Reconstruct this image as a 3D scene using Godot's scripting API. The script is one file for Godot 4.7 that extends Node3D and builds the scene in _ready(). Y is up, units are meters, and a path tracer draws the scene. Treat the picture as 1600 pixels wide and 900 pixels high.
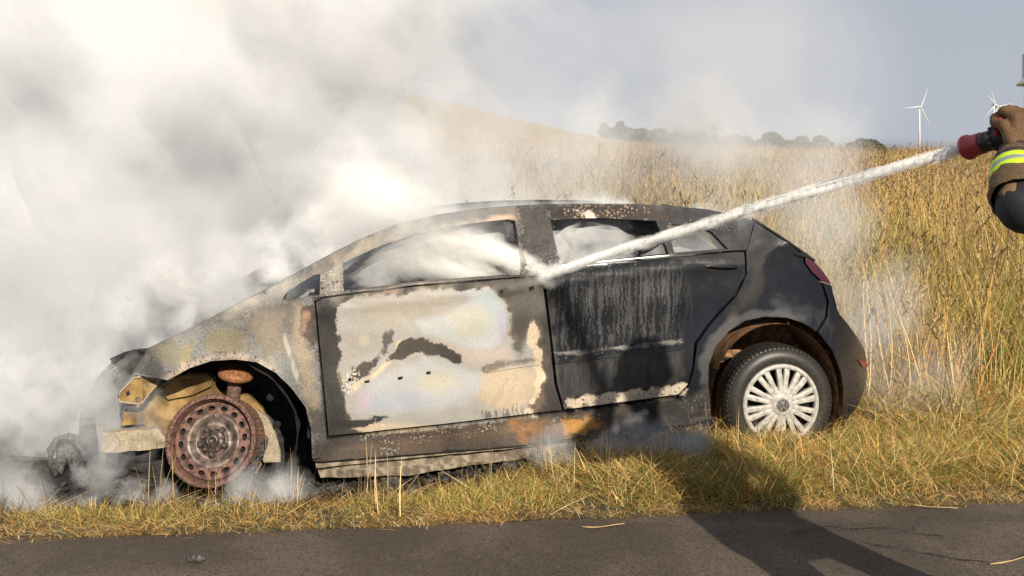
extends Node3D
# A burnt-out hatchback beside a country lane, hosed down by a firefighter. Metres, y up, camera looks along -z.

const BELT0 := 0.985          # height of the car's belt line at its middle, and its slope
const BELT1 := 0.0928
const HUB_X := 1.478
const SUN_DIR := Vector3(-0.9, -1.38, -2.45)
var rng := RandomNumberGenerator.new()
var mats := {}
var taken := {}
var car: Node3D
var wob := FastNoiseLite.new()

func _ready() -> void:
	rng.seed = 11
	wob.seed = 4; wob.frequency = 1.0; wob.fractal_octaves = 3
	setup_view()
	make_materials()
	make_ground()
	make_far_country()
	make_car()
	make_grass()
	make_firefighter()
	make_water()
	make_smoke()
	make_small_things()

func setup_view() -> void:
	var cam := Camera3D.new(); cam.name = "camera"; add_child(cam)
	cam.position = Vector3(0, 1.63, 0); cam.near = 0.05; cam.far = 9000.0
	cam.projection = Camera3D.PROJECTION_FRUSTUM
	cam.size = 2.0 * 0.05 * 0.28846; cam.frustum_offset = Vector2(0, -0.13974 * 0.05)
	var env := Environment.new()
	env.background_mode = Environment.BG_SKY
	var sm := ProceduralSkyMaterial.new()
	sm.sky_top_color = Color(0.35, 0.38, 0.435).linear_to_srgb()
	sm.sky_horizon_color = Color(0.38, 0.408, 0.458).linear_to_srgb()
	sm.sky_curve = 0.12
	sm.ground_horizon_color = Color(0.2, 0.16, 0.1).linear_to_srgb()
	sm.ground_bottom_color = Color(0.12, 0.1, 0.07).linear_to_srgb()
	sm.sun_angle_max = 1.0
	var sky := Sky.new(); sky.sky_material = sm; env.sky = sky
	env.tonemap_mode = Environment.TONE_MAPPER_LINEAR
	env.tonemap_exposure = 1.25
	env.sdfgi_enabled = true; env.ssao_enabled = true; env.ssil_enabled = true
	var we := WorldEnvironment.new(); we.name = "world_environment"; we.environment = env; add_child(we)
	var sun := DirectionalLight3D.new(); sun.name = "sun"; add_child(sun)
	sun.look_at_from_position(Vector3.ZERO, SUN_DIR)
	sun.light_energy = 1.6; sun.light_color = Color(1.0, 0.89, 0.73).linear_to_srgb(); sun.light_angular_distance = 0.7; sun.shadow_enabled = true

# ---------------------------------------------------------------- helpers
func numbered(called: String) -> String:
	if not taken.has(called):
		taken[called] = 0
		return called
	taken[called] += 1
	return "%s_%03d" % [called, taken[called]]

func v2(a: Array) -> PackedVector2Array:
	var out := PackedVector2Array()
	for i in range(0, a.size(), 2): out.append(Vector2(a[i], a[i + 1]))
	return out

func tag(o: Node, label: String, category := "", group := "", kind := "") -> Node:
	if label: o.set_meta("label", label)
	if category: o.set_meta("category", category)
	if group: o.set_meta("group", group)
	if kind: o.set_meta("kind", kind)
	return o

func base(called: String, at: Vector3, turn := 0.0) -> Node3D:
	var o := Node3D.new(); o.name = numbered(called); add_child(o)
	o.position = at; o.rotation.y = turn
	return o

func part(called: String, mesh: Mesh, mat: Material, parent: Node = null) -> MeshInstance3D:
	var o := MeshInstance3D.new()
	o.mesh = mesh; o.material_override = mat
	if parent == null:
		o.name = numbered(called); add_child(o)
	else:
		o.name = called; parent.add_child(o, true)
	return o

func lin(r: float, g: float, b: float) -> Color:
	return Color(r, g, b).linear_to_srgb()

func mat(called: String, c: Color, rough := 0.8, metal := 0.0, vertex := false) -> StandardMaterial3D:
	var m := StandardMaterial3D.new()
	m.resource_name = called; m.albedo_color = c; m.roughness = rough; m.metallic = metal
	m.vertex_color_use_as_albedo = vertex
	m.cull_mode = BaseMaterial3D.CULL_DISABLED
	mats[called] = m
	return m

func tri(st: SurfaceTool, a: Vector3, b: Vector3, c: Vector3) -> void:
	st.add_vertex(a); st.add_vertex(b); st.add_vertex(c)

func quad(st: SurfaceTool, a: Vector3, b: Vector3, c: Vector3, d: Vector3) -> void:
	tri(st, a, b, c); tri(st, a, c, d)

func begin(smooth := false) -> SurfaceTool:
	var st := SurfaceTool.new(); st.begin(Mesh.PRIMITIVE_TRIANGLES)
	st.set_smooth_group(1 if smooth else -1)
	return st

func finish(st: SurfaceTool) -> ArrayMesh:
	st.generate_normals()
	return st.commit()

# a grid of points [row][column] drawn as one smooth sheet
func sheet(rows: Array, close := false) -> ArrayMesh:
	var st := begin(true)
	for i in rows.size() - 1:
		var a: PackedVector3Array = rows[i]; var b: PackedVector3Array = rows[i + 1]
		var n := a.size()
		for j in (n if close else n - 1):
			quad(st, a[j], b[j], b[(j + 1) % n], a[(j + 1) % n])
	return finish(st)

# profile of (radius, z) turned about the z axis
func lathe(profile: Array, segs := 40, squash := 1.0) -> ArrayMesh:
	var rows := []
	for p in profile:
		var row := PackedVector3Array()
		for k in segs:
			var a := TAU * k / segs
			row.append(Vector3(cos(a) * p[0], sin(a) * p[0] * squash, p[1]))
		rows.append(row)
	return sheet(rows, true)

# tube through points, radii per point
func tube(points: PackedVector3Array, radii: Array, segs := 10, wobble := 0.0) -> ArrayMesh:
	var rows := []
	for i in points.size():
		var dir := (points[mini(i + 1, points.size() - 1)] - points[maxi(i - 1, 0)]).normalized()
		var side := dir.cross(Vector3(0.13, 1, 0.21)).normalized(); var up := side.cross(dir)
		var r: float = radii[mini(i, radii.size() - 1)]
		if i == 0 or i == points.size() - 1:
			var cap := PackedVector3Array(); cap.resize(segs); cap.fill(points[i])
			if i == 0: rows.append(cap)
		var row := PackedVector3Array()
		for k in segs:
			var a := TAU * k / segs
			var q := points[i] + (side * cos(a) + up * sin(a)) * r
			row.append(q + (q - points[i]) * wobble * wob.get_noise_3dv(q * 9.0))
		rows.append(row)
		if i == points.size() - 1:
			var cap := PackedVector3Array(); cap.resize(segs); cap.fill(points[i]); rows.append(cap)
	return sheet(rows, true)

func box(c: Vector3, s: Vector3, bevel := 0.004) -> ArrayMesh:
	# chamfered box
	var st := begin()
	var h := s * 0.5; var b := minf(bevel, minf(h.x, minf(h.y, h.z)) * 0.9)
	var hull := PackedVector3Array()
	for sx in [-1, 1]:
		for sy in [-1, 1]:
			for sz in [-1, 1]:
				hull.append(Vector3(sx * (h.x - b), sy * (h.y - b), sz * (h.z - b)))
	for ax in 3:
		for sg in [-1.0, 1.0]:
			var u := (ax + 1) % 3; var w := (ax + 2) % 3
			var q := []
			for k in [[-1, -1], [1, -1], [1, 1], [-1, 1]]:
				var p := Vector3.ZERO
				p[ax] = sg * h[ax]; p[u] = k[0] * (h[u] - b); p[w] = k[1] * (h[w] - b); q.append(p + c)
			if sg < 0: quad(st, q[0], q[1], q[2], q[3])
			else: quad(st, q[3], q[2], q[1], q[0])
	for ax in 3:
		var u := (ax + 1) % 3; var w := (ax + 2) % 3
		for su in [-1.0, 1.0]:
			for sw in [-1.0, 1.0]:
				var q := []
				for k in [[0, -1], [0, 1], [1, 1], [1, -1]]:
					var p := Vector3.ZERO
					p[ax] = k[1] * (h[ax] - b)
					p[u] = su * (h[u] - (0.0 if k[0] == 0 else b)); p[w] = sw * (h[w] - (b if k[0] == 0 else 0.0)); q.append(p + c)
				if su * sw > 0: quad(st, q[0], q[1], q[2], q[3])
				else: quad(st, q[3], q[2], q[1], q[0])
	for sx in [-1.0, 1.0]:
		for sy in [-1.0, 1.0]:
			for sz in [-1.0, 1.0]:
				var x := Vector3(sx * h.x, sy * (h.y - b), sz * (h.z - b)) + c
				var y := Vector3(sx * (h.x - b), sy * h.y, sz * (h.z - b)) + c
				var z := Vector3(sx * (h.x - b), sy * (h.y - b), sz * h.z) + c
				if sx * sy * sz > 0: tri(st, x, z, y)
				else: tri(st, x, y, z)
	return finish(st)

# flat outline extruded from z = front back to z = front - depth, with holes
func plate(outline: PackedVector2Array, depth: float, front := 0.0, holes := []) -> ArrayMesh:
	return panel(outline, holes, 0.05, func(_x, _y): return front, depth, 1.0)

# A body panel: the outline filled with a fine grid that follows depth_at(x, y), its edges folded back by `depth`.
func panel(outline: PackedVector2Array, holes: Array, cell: float, depth_at: Callable, depth: float, sgn := 1.0) -> ArrayMesh:
	var st := SurfaceTool.new(); st.begin(Mesh.PRIMITIVE_TRIANGLES)
	var lo := outline[0]; var hi := outline[0]
	for p in outline: lo = lo.min(p); hi = hi.max(p)
	var e := 0.004
	for i in int(ceil((hi.x - lo.x) / cell)):
		for j in int(ceil((hi.y - lo.y) / cell)):
			var a := lo + Vector2(i, j) * cell
			var c := PackedVector2Array([a, a + Vector2(cell, 0), a + Vector2(cell, cell), a + Vector2(0, cell)])
			var polys := Geometry2D.intersect_polygons(outline, c)
			for h in holes:
				var left := []
				for p in polys: left.append_array(Geometry2D.clip_polygons(p, h))
				polys.assign(left)
			for p in polys:
				var idx := Geometry2D.triangulate_polygon(p)
				for k in range(0, idx.size(), 3):
					var t := [p[idx[k]], p[idx[k + 1]], p[idx[k + 2]]]
					var area: float = (t[1] - t[0]).cross(t[2] - t[0])
					if absf(area) < 1e-9: continue
					if (area > 0) == (sgn > 0): t.reverse()
					for q in t:
						var w: float = depth_at.call(q.x, q.y)
						var n := Vector3(w - depth_at.call(q.x + e, q.y), w - depth_at.call(q.x, q.y + e), e).normalized()
						st.set_normal(Vector3(n.x, n.y, n.z * sgn)); st.set_uv(Vector2((q.x + 2.35) / 4.7, 1.0 - (q.y + 0.2) / 1.7))
						st.add_vertex(Vector3(q.x, q.y, w if sgn > 0 else -1.76 - w))
	for ring in [outline] + holes:
		var r: PackedVector2Array = ring
		for k in r.size():
			var a := r[k]; var b := r[(k + 1) % r.size()]
			var n := maxi(1, int(ceil(a.distance_to(b) / 0.05)))
			for m in n:
				var p := a.lerp(b, float(m) / n); var q := a.lerp(b, float(m + 1) / n)
				var wp: float = depth_at.call(p.x, p.y); var wq: float = depth_at.call(q.x, q.y)
				var v := [Vector3(p.x, p.y, wp), Vector3(q.x, q.y, wq), Vector3(q.x, q.y, wq - depth), Vector3(p.x, p.y, wp - depth)]
				if sgn < 0:
					for x in 4: v[x].z = -1.76 - v[x].z
				var nn: Vector3 = (v[1] - v[0]).cross(v[2] - v[0])
				if nn.length_squared() < 1e-14: continue
				st.set_normal(-nn.normalized())
				for x in [0, 1, 2, 0, 2, 3]:
					var uvp := p if x in [0, 3] else q
					st.set_uv(Vector2((uvp.x + 2.35) / 4.7, 1.0 - (uvp.y + 0.2) / 1.7))
					st.add_vertex(v[x])
	return st.commit()

func noise_image(w: int, h: int, sd: int, freq: float, oct := 4, warp := 0.0) -> Image:
	var n := FastNoiseLite.new(); n.seed = sd; n.frequency = freq; n.fractal_octaves = oct
	if warp > 0.0:
		n.domain_warp_enabled = true; n.domain_warp_amplitude = warp; n.domain_warp_frequency = freq * 0.7
	return n.get_image(w, h)

# Skins a field of tapered bones [a, b, ra, rb, colour]: smooth minimum, then surface nets.
func nets(bones: Array, cell: float, k: float) -> ArrayMesh:
	var lo := Vector3.ONE * 1e9; var hi := -lo
	for b in bones:
		var r: float = maxf(b[2], b[3]) + k + cell * 2.0
		lo = lo.min(b[0] - Vector3.ONE * r).min(b[1] - Vector3.ONE * r); hi = hi.max(b[0] + Vector3.ONE * r).max(b[1] + Vector3.ONE * r)
	var nx := int((hi.x - lo.x) / cell) + 2; var ny := int((hi.y - lo.y) / cell) + 2; var nz := int((hi.z - lo.z) / cell) + 2
	var f := PackedFloat32Array(); f.resize(nx * ny * nz); f.fill(1.0)
	var owner_of := PackedInt32Array(); owner_of.resize(nx * ny * nz)
	var best := PackedFloat32Array(); best.resize(nx * ny * nz); best.fill(9.0)
	for bi in bones.size():
		var a: Vector3 = bones[bi][0]; var ab: Vector3 = bones[bi][1] - a
		var ra: float = bones[bi][2]; var rb: float = bones[bi][3]; var l2 := maxf(ab.length_squared(), 1e-9)
		var r := maxf(ra, rb) + k + cell * 1.5
		var p0 := (a.min(a + ab) - Vector3.ONE * r - lo) / cell; var p1 := (a.max(a + ab) + Vector3.ONE * r - lo) / cell
		for z in range(maxi(int(p0.z), 0), mini(int(p1.z) + 1, nz)):
			for y in range(maxi(int(p0.y), 0), mini(int(p1.y) + 1, ny)):
				var at := (z * ny + y) * nx
				for x in range(maxi(int(p0.x), 0), mini(int(p1.x) + 1, nx)):
					var p := lo + Vector3(x, y, z) * cell - a
					var t := clampf(p.dot(ab) / l2, 0.0, 1.0)
					var d := (p - ab * t).length() - lerpf(ra, rb, t)
					var i := at + x
					if d < best[i]: best[i] = d; owner_of[i] = bi
					var o := f[i]
					var h := maxf(k - absf(d - o), 0.0)
					f[i] = minf(d, o) - h * h / (4.0 * k)
	var index := PackedInt32Array(); index.resize(nx * ny * nz); index.fill(-1)
	var verts := PackedVector3Array(); var cols := PackedColorArray(); var idx := PackedInt32Array()
	var off := [0, 1, nx, nx + 1, nx * ny, nx * ny + 1, nx * ny + nx, nx * ny + nx + 1]
	var edges := [[0, 1], [2, 3], [4, 5], [6, 7], [0, 2], [1, 3], [4, 6], [5, 7], [0, 4], [1, 5], [2, 6], [3, 7]]
	for z in nz - 1:
		for y in ny - 1:
			for x in nx - 1:
				var i := (z * ny + y) * nx + x
				var inside := 0
				for q in 8:
					if f[i + off[q]] < 0.0: inside += 1
				if inside == 0 or inside == 8: continue
				var s := Vector3.ZERO; var n := 0
				for ed in edges:
					var d0 := f[i + off[ed[0]]]; var d1 := f[i + off[ed[1]]]
					if (d0 < 0.0) != (d1 < 0.0):
						var t := d0 / (d0 - d1)
						var c0 := Vector3(ed[0] & 1, (ed[0] >> 1) & 1, ed[0] >> 2); var c1 := Vector3(ed[1] & 1, (ed[1] >> 1) & 1, ed[1] >> 2)
						s += c0.lerp(c1, t); n += 1
				index[i] = verts.size()
				verts.append(lo + (Vector3(x, y, z) + s / n) * cell)
				cols.append(bones[owner_of[i]][4])
	for z in range(1, nz - 1):
		for y in range(1, ny - 1):
			for x in range(1, nx - 1):
				var i := (z * ny + y) * nx + x
				var ins := f[i] < 0.0
				for ax in 3:
					var step: int = [1, nx, nx * ny][ax]
					if (f[i + step] < 0.0) == ins: continue
					var u: int = [nx, nx * ny, 1][ax]; var w: int = [nx * ny, 1, nx][ax]
					var q := [index[i], index[i - u], index[i - u - w], index[i - w]]
					if q.min() < 0: continue
					if ins: q.reverse()
					idx.append_array(PackedInt32Array([q[0], q[1], q[2], q[0], q[2], q[3]]))
	var normals := PackedVector3Array(); normals.resize(verts.size())
	for t in range(0, idx.size(), 3):
		var n := (verts[idx[t + 2]] - verts[idx[t]]).cross(verts[idx[t + 1]] - verts[idx[t]])
		for q in 3: normals[idx[t + q]] += n
	for q in normals.size(): normals[q] = normals[q].normalized()
	var arr := []; arr.resize(Mesh.ARRAY_MAX)
	arr[Mesh.ARRAY_VERTEX] = verts; arr[Mesh.ARRAY_NORMAL] = normals; arr[Mesh.ARRAY_COLOR] = cols; arr[Mesh.ARRAY_INDEX] = idx
	var m := ArrayMesh.new(); m.add_surface_from_arrays(Mesh.PRIMITIVE_TRIANGLES, arr)
	return m

func triplanar_noise(m: StandardMaterial3D, dark: Color, light: Color, freq: float, scale: float, bump := 0.0, sd := 1) -> void:
	var im := noise_image(256, 256, sd, freq, 5)
	var out := Image.create(256, 256, false, Image.FORMAT_RGB8)
	for y in 256:
		for x in 256:
			# blend over the far edges so that the tile repeats without a seam
			var fx := maxf(0.0, (x - 208) / 48.0); var fy := maxf(0.0, (y - 208) / 48.0)
			var g := im.get_pixel(x, y).r
			g = lerpf(g, im.get_pixel(maxi(x - 208, 0), y).r, fx * 0.8); g = lerpf(g, im.get_pixel(x, maxi(y - 208, 0)).r, fy * 0.8)
			out.set_pixel(x, y, dark.lerp(light, smoothstep(0.25, 0.75, g)))
	m.albedo_texture = ImageTexture.create_from_image(out)
	m.uv1_triplanar = true; m.uv1_scale = Vector3.ONE * scale
	if bump > 0.0:
		m.heightmap_enabled = true; m.heightmap_texture = m.albedo_texture; m.heightmap_scale = bump

func make_materials() -> void:
	var m := mat("rusty_steel", Color.WHITE, 0.75, 0.15)
	triplanar_noise(m, lin(0.05, 0.028, 0.022), lin(0.2, 0.105, 0.075), 0.03, 6.0, 0.05, 3)
	m = mat("orange_rust", Color.WHITE, 0.85)
	triplanar_noise(m, lin(0.12, 0.045, 0.018), lin(0.36, 0.16, 0.065), 0.03, 7.0, 0.05, 4)
	m = mat("grey_steel", Color.WHITE, 0.6, 0.25)
	triplanar_noise(m, lin(0.05, 0.046, 0.043), lin(0.2, 0.18, 0.16), 0.03, 5.0, 0.04, 5)
	m = mat("ochre_primer", Color.WHITE, 0.8)
	triplanar_noise(m, lin(0.12, 0.07, 0.025), lin(0.34, 0.22, 0.08), 0.012, 2.2, 0.03, 6)
	m = mat("pale_ash_metal", Color.WHITE, 0.85)
	triplanar_noise(m, lin(0.25, 0.205, 0.15), lin(0.4, 0.34, 0.25), 0.05, 5.0, 0.02, 7)
	m = mat("sooty_ash", Color.WHITE, 0.85)
	triplanar_noise(m, lin(0.12, 0.098, 0.075), lin(0.36, 0.3, 0.22), 0.02, 3.0, 0.03, 23)
	m = mat("dark_steel", Color.WHITE, 0.42, 0.4)
	triplanar_noise(m, lin(0.03, 0.025, 0.022), lin(0.13, 0.1, 0.085), 0.03, 5.0, 0.03, 17)
	m = mat("rust_light", Color.WHITE, 0.6, 0.2)
	triplanar_noise(m, lin(0.05, 0.024, 0.018), lin(0.18, 0.095, 0.07), 0.02, 4.0, 0.04, 18)
	m = mat("scorched_dish", Color.WHITE, 0.5, 0.35)
	triplanar_noise(m, lin(0.06, 0.045, 0.038), lin(0.27, 0.21, 0.18), 0.015, 3.5, 0.03, 19)
	m = mat("soot", Color.WHITE, 0.85)
	triplanar_noise(m, lin(0.008, 0.008, 0.008), lin(0.035, 0.034, 0.034), 0.02, 3.0, 0.05, 8)
	m = mat("charred_plastic", Color.WHITE, 0.9)
	triplanar_noise(m, lin(0.015, 0.015, 0.016), lin(0.13, 0.125, 0.12), 0.03, 6.0, 0.15, 9)
	mat("gap_dark", lin(0.006, 0.006, 0.006), 0.9)
	m = mat("tyre_rubber", Color.WHITE, 0.45)
	triplanar_noise(m, lin(0.012, 0.011, 0.011), lin(0.045, 0.04, 0.036), 0.05, 6.0, 0.02, 10)
	m = mat("cover_paint", Color.WHITE, 0.42)
	triplanar_noise(m, lin(0.3, 0.285, 0.26), lin(0.48, 0.465, 0.43), 0.02, 5.0, 0.0, 11)
	m = mat("emblem_silver", lin(0.34, 0.34, 0.34), 0.35, 0.6)
	m = mat("black_paint", lin(0.012, 0.014, 0.02), 0.35); m.clearcoat_enabled = true; m.clearcoat = 0.6; m.clearcoat_roughness = 0.15
	m = mat("lamp_red", lin(0.05, 0.008, 0.02), 0.22); m.clearcoat_enabled = true; m.clearcoat = 0.7
	mat("reflector_red", lin(0.2, 0.015, 0.03), 0.25)
	m = mat("glass", Color(0.75, 0.78, 0.78, 0.12), 0.05); m.transparency = BaseMaterial3D.TRANSPARENCY_ALPHA

# ---------------------------------------------------------------- ground, lane, country
func road_edge(x: float) -> float:      # distance ahead of the camera at which the lane ends
	return 4.18 + (x + 2.14) * 0.1018 + 0.035 * wob.get_noise_1d(x * 1.3) + 0.02 * wob.get_noise_1d(x * 6.0 + 40.0)

func ground_at(x: float, z: float) -> float:
	var d := -z
	var e := d - (4.18 + (x + 2.14) * 0.1018)
	if e < -0.05 and absf(x) < 70.0 : return -0.03
	var y := 0.02 * smoothstep(0.0, 0.4, e) + 0.035 * smoothstep(0.2, 0.6, e) * wob.get_noise_2d(x * 0.9, z * 0.9)
	y -= 0.13 * smoothstep(0.5, -0.9, x) * smoothstep(0.15, 0.6, e) * (1.0 - smoothstep(2.5, 5.0, e))
	y += 0.42 * smoothstep(2.0, 6.0, e) * (1.0 - smoothstep(25.0, 90.0, e) * 0.9) + 0.12 * smoothstep(3.0, 9.0, e) * wob.get_noise_2d(x * 0.12, z * 0.12)
	if d > 40.0:
		var hx := (x + 38.0) / 50.0; var hz := (d - 235.0) / 110.0
		y += 15.0 * exp(-hx * hx - hz * hz)
		y += smoothstep(300.0, 1500.0, d) * 1.2 * wob.get_noise_2d(x * 0.002, z * 0.002)
	return y

func axis(fine0: float, fine1: float, step: float, far0: float, far1: float, grow := 1.13) -> PackedFloat32Array:
	var out := PackedFloat32Array()
	var v := fine0; var s := step
	while v > far0: s *= grow; v -= s; out.append(maxf(v, far0))
	out.reverse()
	v = fine0
	while v < fine1: out.append(v); v += step
	s = step
	while v < far1: out.append(v); s *= grow; v += s
	out.append(far1)
	return out

func make_ground() -> void:
	var xs := axis(-4.0, 4.5, 0.09, -3000.0, 3000.0); var ds := axis(3.8, 8.0, 0.09, -40.0, 6000.0)
	var st := begin(true)
	var cols := []; var pts := []
	for i in ds.size():
		var row := PackedVector3Array(); var crow := PackedColorArray()
		for j in xs.size():
			var x := xs[j]; var d := ds[i]
			row.append(Vector3(x, ground_at(x, -d), -d))
			var n := wob.get_noise_2d(x * 2.1, d * 2.1); var big := wob.get_noise_2d(x * 0.03 + 9.0, d * 0.03)
			var c := Color(0.12, 0.085, 0.04).lerp(Color(0.075, 0.075, 0.028), smoothstep(-0.2, 0.4, n))
			if d > 25.0:
				var far := Color(0.55, 0.34, 0.12).lerp(Color(0.45, 0.31, 0.12), smoothstep(-0.2, 0.3, big))
				c = c.lerp(far, smoothstep(25.0, 60.0, d))
				var strip := sin(d * 0.06 + x * 0.01)
				if d > 330.0: c = c.lerp(Color(0.07, 0.095, 0.035), smoothstep(0.3, 0.5, strip) * 0.8)
			# burnt ground under and round the front of the car
			var bx := (x + 1.5) / 1.5; var bz := (d - 5.3) / 0.82
			var burn := 1.0 - smoothstep(0.75, 1.25, sqrt(bx * bx + bz * bz) + 0.35 * n)
			var ux := (x - 0.4) / 1.6; var uz := (d - 5.6) / 0.65
			burn = maxf(burn, 0.8 * (1.0 - smoothstep(0.7, 1.2, sqrt(ux * ux + uz * uz) + 0.3 * n)))
			c = c.lerp(Color(0.03, 0.027, 0.025).lerp(Color(0.1, 0.09, 0.085), smoothstep(0.0, 0.5, n)), burn)
			crow.append(c)
		pts.append(row); cols.append(crow)
	for i in ds.size() - 1:
		for j in xs.size() - 1:
			for k in [[0, 0], [0, 1], [1, 1], [0, 0], [1, 1], [1, 0]]:
				st.set_color(cols[i + k[0]][j + k[1]]); st.add_vertex(pts[i + k[0]][j + k[1]])
	var m := mat("soil", Color.WHITE, 0.95, 0.0, true)
	triplanar_noise(m, Color(0.6, 0.6, 0.6), Color(1, 1, 1), 0.04, 1.7, 0.8, 12); m.uv1_world_triplanar = true
	tag(part("ground", finish(st), m), "", "", "", "structure")
	# the lane
	xs = axis(-4.0, 4.5, 0.06, -70.0, 70.0, 1.2)
	var rows := []
	var profile := [[0.0, -0.04], [0.006, -0.008], [0.05, 0.0], [0.5, 0.004], [1.5, 0.008], [3.0, 0.0], [6.0, -0.01], [12.0, -0.02]]
	for p in profile:
		var row := PackedVector3Array()
		for x in xs:
			var d: float = road_edge(x) - p[0]
			row.append(Vector3(x, p[1] + 0.004 * wob.get_noise_2d(x * 0.8, d * 0.8), -d))
		rows.append(row)
	m = mat("asphalt", Color.WHITE, 0.9)
	var im := Image.create(1024, 1024, false, Image.FORMAT_RGB8)
	im.fill(lin(0.1, 0.076, 0.056))
	var r := RandomNumberGenerator.new(); r.seed = 77
	for k in 34000:
		var c := Vector2i(r.randi() % 1024, r.randi() % 1024); var s := r.randi_range(2, 5)
		var v := r.randf(); var tint := lin(0.065, 0.05, 0.037).lerp(lin(0.17, 0.135, 0.105), v * v)
		if r.randf() < 0.3: tint = lin(0.04, 0.031, 0.024)
		for yy in s:
			for xx in s:
				if Vector2(xx - s * 0.5 + 0.5, yy - s * 0.5 + 0.5).length() < s * 0.55 + r.randf() * 0.4:
					im.set_pixel((c.x + xx) % 1024, (c.y + yy) % 1024, tint)
	m.albedo_texture = ImageTexture.create_from_image(im); m.uv1_triplanar = true; m.uv1_scale = Vector3.ONE * 0.55; m.uv1_world_triplanar = true
	m.heightmap_enabled = true; m.heightmap_texture = m.albedo_texture; m.heightmap_scale = 0.35
	# broad worn and dusty patches over the aggregate
	var worn := noise_image(256, 256, 31, 0.02, 5, 20.0); var patches := Image.create(256, 256, false, Image.FORMAT_RGB8)
	for y in 256:
		for x in 256:
			var g := smoothstep(0.25, 0.75, worn.get_pixel(x, y).r)
			patches.set_pixel(x, y, Color(0.8, 0.79, 0.78).lerp(Color(1, 1, 1), g))
	m.detail_enabled = true; m.detail_albedo = ImageTexture.create_from_image(patches); m.detail_blend_mode = BaseMaterial3D.BLEND_MODE_MUL; m.detail_uv_layer = BaseMaterial3D.DETAIL_UV_2
	m.uv2_triplanar = true; m.uv2_world_triplanar = true; m.uv2_scale = Vector3.ONE * 0.23
	var road := part("road", sheet(rows), m)
	tag(road, "", "", "", "structure")
	# cracks run along the lane edge on the right
	var crack := mat("crack_dark", lin(0.012, 0.01, 0.009), 1.0)
	for path in [[Vector2(1.16, -4.2), Vector2(1.25, -4.23), Vector2(1.36, -4.28), Vector2(1.46, -4.25), Vector2(1.6, -4.27), Vector2(1.7, -4.2), Vector2(1.82, -4.17)],
			[Vector2(1.45, -4.1), Vector2(1.56, -4.05), Vector2(1.66, -3.99), Vector2(1.78, -3.93), Vector2(1.9, -3.9)], [Vector2(1.7, -4.2), Vector2(1.74, -4.31), Vector2(1.83, -4.42)]]:
		var sub := begin()
		var fine := PackedVector2Array()
		for i in path.size() - 1:
			for k in 6:
				var q: Vector2 = path[i].lerp(path[i + 1], k / 6.0)
				fine.append(q + Vector2(0.012 * wob.get_noise_1d(q.x * 30.0), 0.014 * wob.get_noise_1d(q.x * 25.0 + 50.0)))
		for i in fine.size() - 1:
			var wd := 0.0035 * (0.5 + absf(wob.get_noise_1d(i * 3.3)) * 2.0)
			var a := Vector3(fine[i].x, 0.0125, fine[i].y); var b := Vector3(fine[i + 1].x, 0.0125, fine[i + 1].y)
			quad(sub, a + Vector3(0, 0, -wd), b + Vector3(0, 0, -wd), b + Vector3(0, 0, wd), a + Vector3(0, 0, wd))
		part("crack", finish(sub), crack, road)

func leaf_cloud(lumps: Array, leaves: int, size: float, sd: int) -> ArrayMesh:
	var r := RandomNumberGenerator.new(); r.seed = sd
	var st := SurfaceTool.new(); st.begin(Mesh.PRIMITIVE_TRIANGLES)
	for k in leaves:
		var l = lumps[r.randi() % lumps.size()]
		var dir := Vector3(r.randfn(), r.randfn(), r.randfn()).normalized()
		var p: Vector3 = l[0] + dir * l[1] * (0.55 + 0.5 * sqrt(r.randf())) * Vector3(1, 0.85, 1)
		var q := Basis.from_euler(Vector3(r.randf() * TAU, r.randf() * TAU, r.randf() * TAU)) * (size * r.randf_range(0.6, 1.3))
		var v := r.randf()
		var c := Color(0.035, 0.05, 0.02).lerp(Color(0.085, 0.1, 0.035), v)
		st.set_color(c); st.set_normal((dir + q.z.normalized() * 0.4).normalized())
		tri(st, p + q * Vector3(-0.5, 0, 0), p + q * Vector3(0.1, 0, 0.5), p + q * Vector3(0.6, 0.15, -0.05))
		tri(st, p + q * Vector3(-0.5, 0, 0), p + q * Vector3(0.6, 0.15, -0.05), p + q * Vector3(0.05, 0.1, -0.5))
	return st.commit()

func make_tree(lumps: Array, height: float, leaves: int, size: float, sd: int) -> Node3D:
	var t := base("tree", Vector3.ZERO)
	var bark := mats["bark"] as Material
	part("trunk", tube(PackedVector3Array([Vector3(0, -0.3, 0), Vector3(0.05, height * 0.3, 0), Vector3(-0.04, height * 0.7, 0.05)]), [height * 0.035, height * 0.025, height * 0.01], 7), bark, t)
	part("crown", leaf_cloud(lumps, leaves, size, sd), mats["leaves"], t)
	return t

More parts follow.
